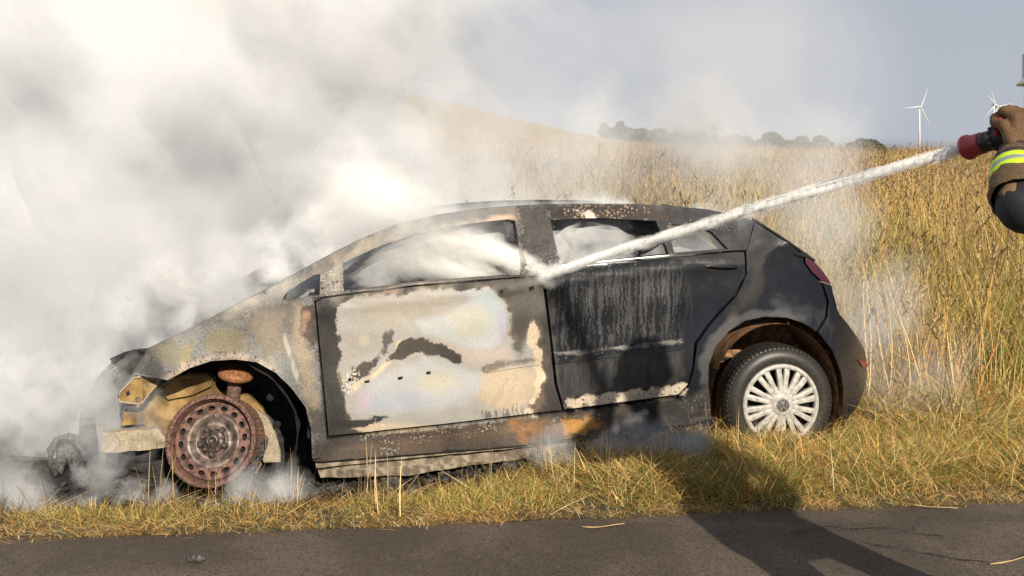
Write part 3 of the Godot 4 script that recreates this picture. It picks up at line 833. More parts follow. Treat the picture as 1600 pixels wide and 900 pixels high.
	paint(v2([-0.871, 0.838, -0.799, 0.887, -0.626, 0.902, -0.338, 0.922, -0.111, 0.923, -0.026, 0.882, 0.017, 0.79, 0.007, 0.686, 0.04, 0.652, 0.08, 0.664, 0.096, 0.739, 0.129, 0.761, 0.153, 0.689, 0.146, 0.639, 0.177, 0.596, 0.161, 0.507, 0.188, 0.482, 0.163, 0.383, 0.111, 0.29, 0.166, 0.247, -0.106, 0.219, -0.335, 0.21, -0.625, 0.217, -0.777, 0.264, -0.815, 0.331, -0.824, 0.461, -0.877, 0.591, -0.883, 0.718]), Color(0.315, 0.305, 0.285), 0.004, 0.014, 1.0, 0.1, 0.5, 1.0)
	paint(v2([-0.752, 0.88, -0.467, 0.899, -0.306, 0.902, -0.338, 0.799, -0.626, 0.743, -0.752, 0.778]), Color(0.3, 0.268, 0.215), 0.05, 0.03, 0.7, 0.08, 0.5, 1.0)
	paint(v2([-0.467, 0.77, -0.306, 0.798, -0.144, 0.908, -0.062, 0.89, -0.019, 0.791, -0.029, 0.661, -0.094, 0.604, -0.208, 0.618, -0.338, 0.67, -0.435, 0.705]), Color(0.4, 0.42, 0.42), 0.016, 0.008, 0.9, 0.07, 0.45, 1.0)
	paint(v2([-0.192, 0.905, -0.072, 0.896, -0.032, 0.824, -0.095, 0.793, -0.176, 0.84]), Color(0.35, 0.41, 0.45), 0.03, 0.01, 0.8, 0.05, 0.42, 1.0)
	paint(v2([-0.306, 0.798, -0.144, 0.859, -0.095, 0.744, -0.16, 0.665, -0.257, 0.684]), Color(0.42, 0.4, 0.3), 0.03, 0.01, 0.6, 0.06, 0.45, 1.0)
	paint(v2([-0.059, 0.825, -0.019, 0.83, -0.013, 0.693, -0.065, 0.613, -0.084, 0.63, -0.045, 0.694]), Color(0.37, 0.35, 0.45), 0.012, 0.006, 0.8, 0.06, 0.45, 1.0)
	paint(v2([-0.562, 0.645, -0.37, 0.671, -0.176, 0.607, -0.045, 0.603, 0.021, 0.627, 0.021, 0.561, -0.175, 0.528, -0.338, 0.599, -0.498, 0.594]), Color(0.42, 0.35, 0.31), 0.02, 0.012, 0.7, 0.1, 0.5, 1.0)
	paint(v2([-0.79, 0.715, -0.657, 0.743, -0.673, 0.632, -0.783, 0.588, -0.83, 0.637]), Color(0.3, 0.28, 0.25), 0.02, 0.02, 0.7, 0.12, 0.5, 1.0)
	paint(v2([-0.752, 0.701, -0.698, 0.713, -0.689, 0.668, -0.736, 0.65]), Color(0.44, 0.4, 0.33), 0.012, 0.01, 0.6, 0.1, 0.5, 1.0)
	paint(v2([-0.72, 0.457, -0.562, 0.532, -0.434, 0.57, -0.241, 0.53, -0.076, 0.432, -0.157, 0.352, -0.369, 0.311, -0.625, 0.296, -0.752, 0.328]), Color(0.39, 0.395, 0.41), 0.025, 0.012, 0.9, 0.09, 0.45, 1.0)
	paint(v2([-0.752, 0.419, -0.689, 0.43, -0.682, 0.325, -0.752, 0.328]), Color(0.38, 0.31, 0.36), 0.018, 0.01, 0.7, 0.07, 0.45, 1.0)
	paint(v2([-0.695, 0.391, -0.498, 0.416, -0.401, 0.362, -0.497, 0.31, -0.682, 0.325]), Color(0.31, 0.35, 0.4), 0.025, 0.01, 0.7, 0.07, 0.42, 1.0)
	paint(v2([-0.434, 0.495, -0.305, 0.5, -0.24, 0.438, -0.337, 0.403, -0.45, 0.42]), Color(0.44, 0.41, 0.29), 0.025, 0.01, 0.7, 0.07, 0.45, 1.0)
	paint(v2([-0.11, 0.5, 0.021, 0.528, 0.154, 0.507, 0.149, 0.39, 0.075, 0.292, -0.108, 0.3, -0.158, 0.369]), Color(0.47, 0.38, 0.27), 0.02, 0.014, 0.85, 0.16, 0.65, 1.0)
	paint(v2([-0.108, 0.3, -0.011, 0.463, 0.006, 0.456, -0.068, 0.292]), Color(0.36, 0.29, 0.2), 0.008, 0.008, 0.6, 0.1, 0.6, 1.0)
	paint(v2([-0.025, 0.303, 0.039, 0.478, 0.055, 0.474, 0.011, 0.295]), Color(0.38, 0.3, 0.22), 0.008, 0.008, 0.6, 0.1, 0.6, 1.0)
	paint(v2([-0.799, 0.46, -0.705, 0.482, -0.588, 0.581, -0.562, 0.619, -0.569, 0.664, -0.543, 0.683, -0.524, 0.66, -0.578, 0.581, -0.673, 0.487, -0.777, 0.42]), Color(0.56, 0.42, 0.27), 0.006, 0.01, 0.9, 0.2, 0.7, 1.0)
	paint(v2([-0.799, 0.281, -0.625, 0.257, -0.303, 0.215, 0.159, 0.254, 0.167, 0.22, -0.303, 0.195, -0.657, 0.185, -0.79, 0.238]), Color(0.46, 0.38, 0.27), 0.008, 0.008, 0.9, 0.15, 0.6, 1.0)
	# soot left standing on the bare sheet
	paint(v2([-0.815, 0.447, -0.79, 0.53, -0.746, 0.561, -0.689, 0.578, -0.651, 0.606, -0.657, 0.564, -0.695, 0.508, -0.746, 0.49, -0.783, 0.453]), Color(0.05, 0.042, 0.036), 0.004, 0.01, 1.0, 0.5, 0.85)
	paint(v2([-0.635, 0.698, -0.607, 0.72, -0.572, 0.709, -0.575, 0.664, -0.607, 0.614, -0.645, 0.609]), Color(0.06, 0.05, 0.043), 0.006, 0.012, 0.9, 0.5, 0.85)
	paint(v2([-0.613, 0.569, -0.575, 0.607, -0.537, 0.67, -0.499, 0.688, -0.409, 0.672, -0.319, 0.628, -0.251, 0.583, -0.237, 0.54, -0.293, 0.552, -0.357, 0.583, -0.434, 0.602, -0.479, 0.603, -0.53, 0.579]), Color(0.05, 0.042, 0.036), 0.004, 0.01, 1.0, 0.5, 0.85)
	paint(v2([-0.952, 0.878, -0.862, 0.85, -0.855, 0.717, -0.83, 0.602, -0.877, 0.527, -0.834, 0.429, -0.815, 0.298, -0.89, 0.269, -0.94, 0.497]), Color(0.034, 0.031, 0.03), 0.006, 0.016, 1.0, 0.5, 0.8)
	paint(v2([-0.893, 0.285, -0.783, 0.277, -0.625, 0.296, -0.606, 0.276, -0.689, 0.246, -0.884, 0.229]), Color(0.03, 0.028, 0.027), 0.004, 0.008, 1.0, 0.5, 0.8)
	paint(v2([0.02, 0.862, 0.06, 0.92, 0.179, 0.93, 0.186, 0.753, 0.126, 0.761, 0.1, 0.624, 0.061, 0.573, 0.021, 0.61, 0.04, 0.692, 0.03, 0.757]), Color(0.075, 0.068, 0.06), 0.022, 0.014, 0.92, 0.35, 0.6)
	paint(v2([0.04, 0.822, 0.103, 0.853, 0.119, 0.771, 0.07, 0.675, 0.027, 0.708]), Color(0.055, 0.048, 0.042), 0.02, 0.02, 0.7, 0.35, 0.6)
	fleck(v2([-0.83, 0.509, -0.752, 0.539, -0.736, 0.457, -0.783, 0.394, -0.84, 0.429]), ash, 0.48)
	fleck(v2([-0.752, 0.236, -0.625, 0.25, -0.606, 0.176, -0.746, 0.163]), ash, 0.42)
	paint(v2([-0.14, 0.301, 0.141, 0.316, 0.152, 0.248, -0.123, 0.226]), Color(0.06, 0.05, 0.042), 0.006, 0.02, 0.75, 0.4, 0.8, 0.0, 1.0)
	paint(v2([-0.136, 0.517, -0.094, 0.539, 0.154, 0.557, 0.161, 0.536, -0.011, 0.523, -0.103, 0.493]), Color(0.1, 0.08, 0.06), 0.006, 0.008, 0.7, 0.4, 0.8)
	paint(v2([0.087, 0.641, 0.126, 0.755, 0.146, 0.715, 0.146, 0.639, 0.18, 0.595, 0.164, 0.506, 0.191, 0.482, 0.166, 0.383, 0.118, 0.297, 0.18, 0.236, 0.153, 0.22, 0.091, 0.284, 0.136, 0.391, 0.155, 0.473, 0.128, 0.508, 0.147, 0.59, 0.107, 0.608]), Color(0.62, 0.5, 0.36), 0.003, 0.012, 0.9, 0.3, 0.85, 1.5)
	# rear door: run-off water through the soot, glossy low panel, burnt lower edge
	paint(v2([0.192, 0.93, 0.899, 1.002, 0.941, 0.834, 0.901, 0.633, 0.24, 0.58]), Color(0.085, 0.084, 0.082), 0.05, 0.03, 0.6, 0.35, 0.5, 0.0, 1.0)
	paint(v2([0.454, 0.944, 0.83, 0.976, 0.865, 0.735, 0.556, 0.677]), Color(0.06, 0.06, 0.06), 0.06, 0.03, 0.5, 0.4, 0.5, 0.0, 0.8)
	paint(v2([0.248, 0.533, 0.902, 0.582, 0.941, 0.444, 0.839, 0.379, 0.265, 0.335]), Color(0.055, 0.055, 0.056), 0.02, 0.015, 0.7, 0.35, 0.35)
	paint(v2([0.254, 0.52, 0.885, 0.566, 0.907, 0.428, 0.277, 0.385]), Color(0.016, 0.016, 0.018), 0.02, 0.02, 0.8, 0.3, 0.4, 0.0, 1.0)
	paint(v2([0.291, 0.344, 0.957, 0.392, 0.946, 0.33, 0.841, 0.314, 0.306, 0.282]), Color(0.52, 0.44, 0.35), 0.005, 0.012, 0.95, 0.4, 0.8)
	fleck(v2([0.291, 0.344, 0.957, 0.392, 0.946, 0.33, 0.841, 0.314, 0.306, 0.282]), Color(0.07, 0.055, 0.045), 0.36)
	paint(v2([0.24, 0.58, 0.936, 0.632, 0.937, 0.615, 0.247, 0.563]), Color(0.2, 0.19, 0.175), 0.003, 0.006, 0.8, 0.5, 0.6)
	fleck(v2([0.227, 0.594, 0.936, 0.649, 0.937, 0.598, 0.237, 0.547]), Color(0.22, 0.2, 0.18), 0.3)
	# sill: cooked paint, rust, ash
	paint(v2([-0.972, 0.174, 0.293, 0.262, 0.981, 0.315, 1.087, 0.39, 1.103, 0.18, 0.298, 0.109, -0.973, 0.061]), Color(0.062, 0.05, 0.042), 0.012, 0.012, 1.0, 0.6, 0.8)
	paint(v2([-0.752, 0.156, -0.303, 0.195, 0.193, 0.236, 0.228, 0.175, -0.302, 0.123, -0.72, 0.088]), Color(0.1, 0.068, 0.045), 0.02, 0.02, 0.7, 0.5, 0.8)
	paint(v2([0.026, 0.219, 0.294, 0.234, 0.498, 0.239, 0.518, 0.175, 0.331, 0.143, 0.061, 0.142]), Color(0.22, 0.11, 0.04), 0.02, 0.025, 0.8, 0.5, 0.8)
	paint(v2([0.281, 0.221, 0.464, 0.233, 0.506, 0.204, 0.487, 0.163, 0.311, 0.144]), Color(0.42, 0.22, 0.06), 0.01, 0.02, 0.9, 0.4, 0.8)
	fleck(v2([-0.497, 0.211, 0.498, 0.256, 0.499, 0.204, -0.496, 0.137]), Color(0.27, 0.2, 0.14), 0.36)
	paint(v2([-0.878, 0.136, -0.302, 0.174, 0.227, 0.217, 0.227, 0.203, -0.302, 0.154, -0.878, 0.116]), Color(0.13, 0.095, 0.07), 0.004, 0.012, 0.35, 0.6, 0.8)
	fleck(v2([-0.641, 0.191, -0.545, 0.2, -0.554, 0.065, -0.65, 0.07]), Color(0.28, 0.25, 0.21), 0.38)
	paint(v2([0.532, 0.254, 1.088, 0.349, 1.095, 0.198, 0.57, 0.159]), Color(0.025, 0.024, 0.024), 0.03, 0.03, 0.9, 0.4, 0.5)
	fleck(v2([0.912, 0.307, 1.087, 0.373, 1.092, 0.251, 0.951, 0.218]), Color(0.2, 0.18, 0.16), 0.33)
	# general grime: mottle, flecks
	var col := PackedByteArray(); col.resize(n * 3)
	var rgh := PackedByteArray(); rgh.resize(n)
	var hgt := PackedByteArray(); hgt.resize(n)
	var lut := PackedByteArray(); lut.resize(1025)
	for i in 1025: lut[i] = int(clampf(Color(i / 1024.0, 0, 0).linear_to_srgb().r * 255.0 + 0.5, 0, 255))
	for y in TH:
		for x in TW:
			var at := y * TW + x
			var f := 1.0 + (n_fine[at] - 128) / 2400.0 + (n_speck[at] - 128) / 2600.0
			col[at * 3] = lut[clampi(int(cr[at] * f * 1024.0), 0, 1024)]; col[at * 3 + 1] = lut[clampi(int(cg[at] * f * 1024.0), 0, 1024)]; col[at * 3 + 2] = lut[clampi(int(cb[at] * f * 1024.0), 0, 1024)]
			rgh[at] = clampi(int((cs[at] + (n_mid[at] - 128) / 900.0) * 255.0), 30, 255)
			hgt[at] = clampi(int(60.0 + ch[at] * 60.0 + (n_fine[at] - 128) * 0.02 + (n_mid[at] - 128) * 0.06), 0, 255)
	var m := mat("burnt_paint", Color.WHITE, 1.0, 0.0)
	m.albedo_texture = ImageTexture.create_from_image(Image.create_from_data(TW, TH, false, Image.FORMAT_RGB8, col))
	m.roughness_texture = ImageTexture.create_from_image(Image.create_from_data(TW, TH, false, Image.FORMAT_L8, rgh))
	m.heightmap_enabled = true; m.heightmap_texture = ImageTexture.create_from_image(Image.create_from_data(TW, TH, false, Image.FORMAT_L8, hgt)); m.heightmap_scale = 0.2
	m.texture_repeat = false
	return m

func loft(near: PackedVector2Array, depth_at: Callable, crown: float, cols := 14, sag := 0.0, drop := 0.0) -> ArrayMesh:
	var rows := []
	for p in near:
		var w: float = depth_at.call(p.x, p.y)
		var row := PackedVector3Array()
		for k in cols + 1:
			var u := float(k) / cols
			var q := Vector3(p.x, p.y, lerpf(w, -1.76 - w, u))
			var arch := 4.0 * u * (1.0 - u)
			q.y += crown * pow(arch, 0.6) - drop * u + sag * wob.get_noise_2d(q.x * 2.5, q.z * 2.5) * arch
			row.append(q)
		rows.append(row)
	return sheet(rows)

func resample(p: PackedVector2Array, step: float) -> PackedVector2Array:
	var out := PackedVector2Array()
	for i in p.size() - 1:
		var n := maxi(1, int(p[i].distance_to(p[i + 1]) / step))
		for k in n: out.append(p[i].lerp(p[i + 1], float(k) / n))
	out.append(p[-1])
	return out

func make_car() -> void:
	car = base("burnt_car", Vector3(-0.02, 0, -5.075), deg_to_rad(8.76))
	tag(car, "burnt-out black hatchback with scorched pale door and bare front wheel in the verge", "car")
	var pm := paint_side()
	# side panels
	var fender := v2([-1.867, 0.516, -1.824, 0.573, -1.778, 0.643, -1.614, 0.727, -1.459, 0.806, -1.294, 0.892, -1.127, 0.972, -1.137, 0.876, -0.93, 0.895, -0.969, 0.875, -0.964, 0.847, -0.943, 0.593, -0.909, 0.191, -0.909, 0.171, -0.941, 0.086, -0.979, 0.085, -0.984, 0.241, -1.011, 0.352, -1.076, 0.448, -1.152, 0.528, -1.244, 0.585, -1.347, 0.603, -1.46, 0.6, -1.561, 0.567, -1.669, 0.503])
	part("front_fender", panel(fender, [], 0.025, skin, 0.035), pm, car)
	var frame_line := v2([-1.137, 0.876, -1.127, 0.972, -0.988, 1.047, -0.879, 1.103, -0.752, 1.164, -0.558, 1.244, -0.328, 1.29, -0.094, 1.319, 0.142, 1.334, 0.447, 1.338, 0.722, 1.333, 0.928, 1.321, 1.101, 1.303, 1.271, 1.268, 1.331, 1.241, 1.271, 1.093, 1.207, 1.094, 0.693, 1.059, 0.26, 1.029, 0.179, 0.984, -0.153, 0.966, -0.463, 0.947, -0.815, 0.911, -0.927, 0.898])
	var holes := [v2([-1.122, 0.885, -1.101, 0.924, -1.034, 0.965, -0.97, 1.002, -0.939, 1.006, -0.941, 0.906, -1.079, 0.881]), v2([-0.824, 0.919, -0.829, 1.057, -0.633, 1.141, -0.468, 1.189, -0.3, 1.228, -0.131, 1.25, 0.016, 1.263, 0.052, 1.255, 0.063, 1.118, 0.07, 0.985, -0.153, 0.976, -0.463, 0.956, -0.689, 0.932]),
		v2([0.236, 1.257, 0.372, 1.264, 0.508, 1.266, 0.798, 1.249, 0.826, 1.161, 0.848, 1.077, 0.557, 1.054, 0.277, 1.034, 0.259, 1.109, 0.249, 1.167]), v2([0.851, 1.235, 1.019, 1.221, 1.092, 1.191, 1.173, 1.101, 1.033, 1.091, 0.88, 1.08])]
	part("side_frame", panel(frame_line, holes, 0.025, skin, 0.05), pm, car)
	var far := part("far_side_frame", panel(frame_line, holes, 0.06, side_at, 0.05, -1.0), mats["soot"], car)
	far.position.y = -0.055      # the far side has sunk further
	far.set_meta("label", "charred far side of the window frame seen through the openings")
	part("front_door", panel(shrunk(v2([-0.961, 0.873, -0.927, 0.89, -0.815, 0.903, -0.463, 0.94, -0.153, 0.958, 0.172, 0.978, 0.189, 0.884, 0.223, 0.62, 0.246, 0.42, 0.29, 0.279, -0.303, 0.235, -0.9, 0.197, -0.936, 0.593])), [], 0.025, door_skin, 0.03), pm, car)
	part("rear_door", panel(shrunk(v2([0.186, 0.979, 0.267, 1.023, 0.692, 1.05, 1.207, 1.086, 1.26, 1.085, 1.264, 1.046, 1.267, 0.968, 1.211, 0.858, 1.123, 0.769, 1.061, 0.699, 0.996, 0.606, 0.982, 0.47, 0.961, 0.388, 0.907, 0.335, 0.702, 0.316, 0.298, 0.28, 0.256, 0.419, 0.233, 0.62, 0.199, 0.884])), [], 0.025, door_skin, 0.03), pm, car)
	var quarter := v2([1.271, 1.086, 1.338, 1.241, 1.455, 1.164, 1.572, 1.081, 1.59, 1.057, 1.592, 1.02, 1.636, 0.964, 1.702, 0.909, 1.741, 0.809, 1.732, 0.723, 1.67, 0.655, 1.584, 0.703, 1.497, 0.732, 1.375, 0.739, 1.269, 0.721, 1.178, 0.669, 1.112, 0.596, 1.072, 0.498, 1.07, 0.39, 1.092, 0.198, 1.006, 0.18, 0.982, 0.294, 0.919, 0.31, 0.914, 0.326, 0.968, 0.381, 0.991, 0.47, 1.005, 0.603, 1.068, 0.692, 1.13, 0.762, 1.218, 0.851, 1.276, 0.965, 1.273, 1.046])
	part("quarter_panel", panel(quarter, [], 0.025, side_at, 0.04), pm, car)
	var bump := v2([1.711, 0.901, 1.77, 0.89, 1.785, 0.806, 1.833, 0.73, 1.955, 0.623, 2.113, 0.486, 2.208, 0.355, 2.217, 0.235, 2.114, 0.152, 1.97, 0.101, 1.889, -0.01, 1.912, 0.118, 1.89, 0.311, 1.855, 0.406, 1.779, 0.539, 1.68, 0.646, 1.741, 0.719, 1.75, 0.809])
	part("rear_bumper", panel(bump, [], 0.025, func(x, y): return side_at(x, y) + 0.012, 0.05), pm, car)
	part("sill", panel(v2([-0.906, 0.184, -0.303, 0.223, 0.297, 0.268, 0.911, 0.316, 0.99, 0.29, 1.01, 0.173, 0.709, 0.159, 0.029, 0.099, -0.941, 0.069, -0.976, 0.075, -0.941, 0.083]), [], 0.025, func(x, y): return side_at(x, y) + 0.004, 0.05), pm, car)
	part("sill_flange", panel(v2([-0.966, 0.051, -0.624, 0.069, 0.029, 0.092, 0.709, 0.148, 0.919, 0.17, 0.919, 0.156, 0.71, 0.131, 0.03, 0.075, -0.624, 0.045, -0.96, 0.024]), [], 0.04, func(x, y): return side_at(x, y) - 0.035 + 0.012 * wob.get_noise_2d(x * 6, y * 8), 0.03), mats["sooty_ash"], car)
	part("floor_edge", panel(v2([-0.96, 0.013, -0.624, 0.032, 0.03, 0.057, 0.367, 0.081, 0.641, 0.113, 0.661, 0.076, 0.369, 0.028, 0.032, -0.002, -0.332, -0.033, -0.495, -0.055, -0.752, -0.046, -0.942, -0.042]), [], 0.04, func(x, y): return side_at(x, y) - 0.07 + 0.02 * wob.get_noise_2d(x * 5, y * 5), 0.03), mats["sooty_ash"], car)
	# rub strips, gaps, handle
	part("rub_strip", panel(v2([0.24, 0.567, 0.558, 0.588, 0.923, 0.619, 0.94, 0.605, 0.923, 0.578, 0.558, 0.55, 0.248, 0.527]), [], 0.03, func(x, y): return door_skin(x, y) + 0.012, 0.012), pm, car)
	part("rub_strip", panel(v2([-0.126, 0.52, 0.021, 0.541, 0.167, 0.553, 0.171, 0.523, 0.022, 0.508, -0.12, 0.49]), [], 0.03, func(x, y): return door_skin(x, y) + 0.007, 0.007), pm, car)
	var handle := part("door_handle", panel(v2([1.049, 1.013, 1.081, 1.029, 1.144, 1.031, 1.207, 1.02, 1.225, 1.006, 1.179, 1.005, 1.116, 1.008]), [], 0.012, func(x, y): return door_skin(x, y) + 0.03 - 0.1 * absf(x - 1.16), 0.02), mats["black_paint"], car)
	part("handle_recess", panel(v2([1.042, 1.006, 1.081, 1.012, 1.2, 1.006, 1.228, 0.999, 1.207, 0.979, 1.126, 0.971, 1.063, 0.982]), [], 0.02, func(x, y): return door_skin(x, y) + 0.002, 0.01), mats["gap_dark"], handle)
	for q in [v2([-0.556, 0.483, -0.533, 0.487, -0.533, 0.472, -0.556, 0.47]), v2([-0.802, 0.486, -0.786, 0.488, -0.787, 0.475, -0.802, 0.473]), v2([-0.724, 0.47, -0.698, 0.475, -0.698, 0.462, -0.72, 0.46]), v2([-0.415, 0.504, -0.392, 0.508, -0.392, 0.493, -0.412, 0.491]), v2([-0.042, 0.909, -0.026, 0.912, -0.026, 0.895, -0.039, 0.892]), v2([0.106, 0.925, 0.133, 0.931, 0.133, 0.911, 0.109, 0.905])]:
		part("bolt_hole", panel(q, [], 0.02, func(x, y): return door_skin(x, y) + 0.0025, 0.002), mats["gap_dark"], car)
	# inner liner shows dark through the panel gaps
	part("inner_shell", panel(v2([-0.977, 0.847, -0.927, 0.877, 0.172, 0.963, 1.25, 1.07, 1.278, 0.961, 0.989, 0.596, 0.964, 0.392, 0.895, 0.29, 0.294, 0.241, -0.903, 0.164, -0.925, 0.172]), [], 0.08, func(x, y): return side_at(x, y) - 0.04, 0.02), mats["soot"], car)
	part("quarter_glass", panel(v2([0.851, 1.235, 1.019, 1.221, 1.092, 1.191, 1.173, 1.101, 1.033, 1.091, 0.88, 1.08]), [], 0.06, func(x, y): return side_at(x, y) - 0.02, 0.003), mats["glass"], car)
	part("tail_lamp", panel(v2([1.594, 1.061, 1.652, 1.024, 1.719, 0.959, 1.765, 0.901, 1.709, 0.915, 1.644, 0.967, 1.601, 1.019]), [], 0.015, func(x, y): return side_at(x, y) + 0.012, 0.05), mats["lamp_red"], car)
	part("lamp_shade_edge", panel(v2([1.535, 1.068, 1.579, 1.078, 1.617, 1.06, 1.656, 1.028, 1.617, 1.046, 1.579, 1.057]), [], 0.02, func(x, y): return side_at(x, y) + 0.016, 0.02), mats["gap_dark"], car)
	part("rear_reflector", panel(v2([2.041, 0.433, 2.138, 0.403, 2.205, 0.368, 2.212, 0.342, 2.103, 0.379]), [], 0.02, func(x, y): return side_at(x, y) + 0.02, 0.02), mats["reflector_red"], car)
	part("tailgate_edge", tube(edge_points(v2([1.322, 1.255, 1.455, 1.167, 1.572, 1.087, 1.656, 1.031]), side_at, 0.004), [0.007], 8), mats["gap_dark"], car)
	# roof, bonnet, tailgate, rear face
	var roof_line := resample(v2([-0.328, 1.288, -0.094, 1.317, 0.141, 1.332, 0.447, 1.337, 0.722, 1.332, 0.928, 1.319, 1.1, 1.301, 1.271, 1.267, 1.331, 1.24]), 0.08)
	part("roof", loft(roof_line, skin, -0.03, 14, 0.015, 0.055), mats["soot"], car)
	part("bonnet", loft(resample(v2([-1.771, 0.642, -1.614, 0.725, -1.459, 0.804, -1.294, 0.891, -1.127, 0.971]), 0.07), skin, -0.15, 14, 0.04), mats["grey_steel"], car)
	part("tailgate", loft(resample(v2([1.332, 1.246, 1.454, 1.162, 1.572, 1.08, 1.656, 1.021, 1.769, 0.897]), 0.08), side_at, 0.0, 12), mats["black_paint"], car)
	part("rear_face", loft(resample(v2([1.769, 0.894, 1.833, 0.73, 1.955, 0.623, 2.113, 0.486, 2.208, 0.355, 2.217, 0.235, 2.114, 0.152, 1.97, 0.101, 1.889, -0.01]), 0.06), side_at, 0.0, 12), mats["black_paint"], car)
	# far lower side and floor
	part("far_side_body", panel(v2([-1.032, 0.722, -0.927, 0.877, 0.186, 0.979, 1.271, 1.09, 1.59, 1.02, 1.77, 0.89, 2.208, 0.355, 1.889, -0.01, 1.095, 0.198, -0.972, 0.068]), [], 0.12, side_at, 0.04, -1.0), mats["charred_plastic"], car)
	part("floor_pan", box(Vector3(-0.05, 0.17, -0.88), Vector3(1.9, 0.04, 1.56), 0.01), mats["soot"], car)
	part("front_bulkhead", box(Vector3(-0.98, 0.53, -0.88), Vector3(0.05, 0.72, 1.6), 0.01), mats["soot"], car)
	part("rear_bulkhead", box(Vector3(0.98, 0.45, -0.9), Vector3(0.05, 0.5, 1.5), 0.01), mats["soot"], car)
	for s in 2:
		var seat := part("seat_frame", tube(PackedVector3Array([Vector3(-0.1, 0.35, -0.35 - s * 0.75), Vector3(0.12, 0.7, -0.3 - s * 0.75), Vector3(0.2, 1.0, -0.35 - s * 0.75), Vector3(0.2, 1.0, -0.65 - s * 0.75), Vector3(0.12, 0.7, -0.72 - s * 0.75), Vector3(-0.1, 0.35, -0.65 - s * 0.75)]), [0.014], 8), mats["rusty_steel"], car)
		seat.position.y = -0.05
	make_front_end()
	make_rear_wheel()

func shrunk(p: PackedVector2Array) -> PackedVector2Array:
	return Geometry2D.offset_polygon(p, -0.0028)[0]

func edge_points(p: PackedVector2Array, depth_at: Callable, out := 0.0) -> PackedVector3Array:
	var r := PackedVector3Array()
	for q in p: r.append(Vector3(q.x, q.y, depth_at.call(q.x, q.y) + out))
	return r

func ring_shape(r0: float, r1: float, n: int) -> Array:
	var a := PackedVector2Array(); var b := PackedVector2Array()
	for k in n:
		var t := TAU * k / n
		a.append(Vector2(cos(t), sin(t)) * r1); b.append(Vector2(cos(t), sin(t)) * r0)
	return [a, b]

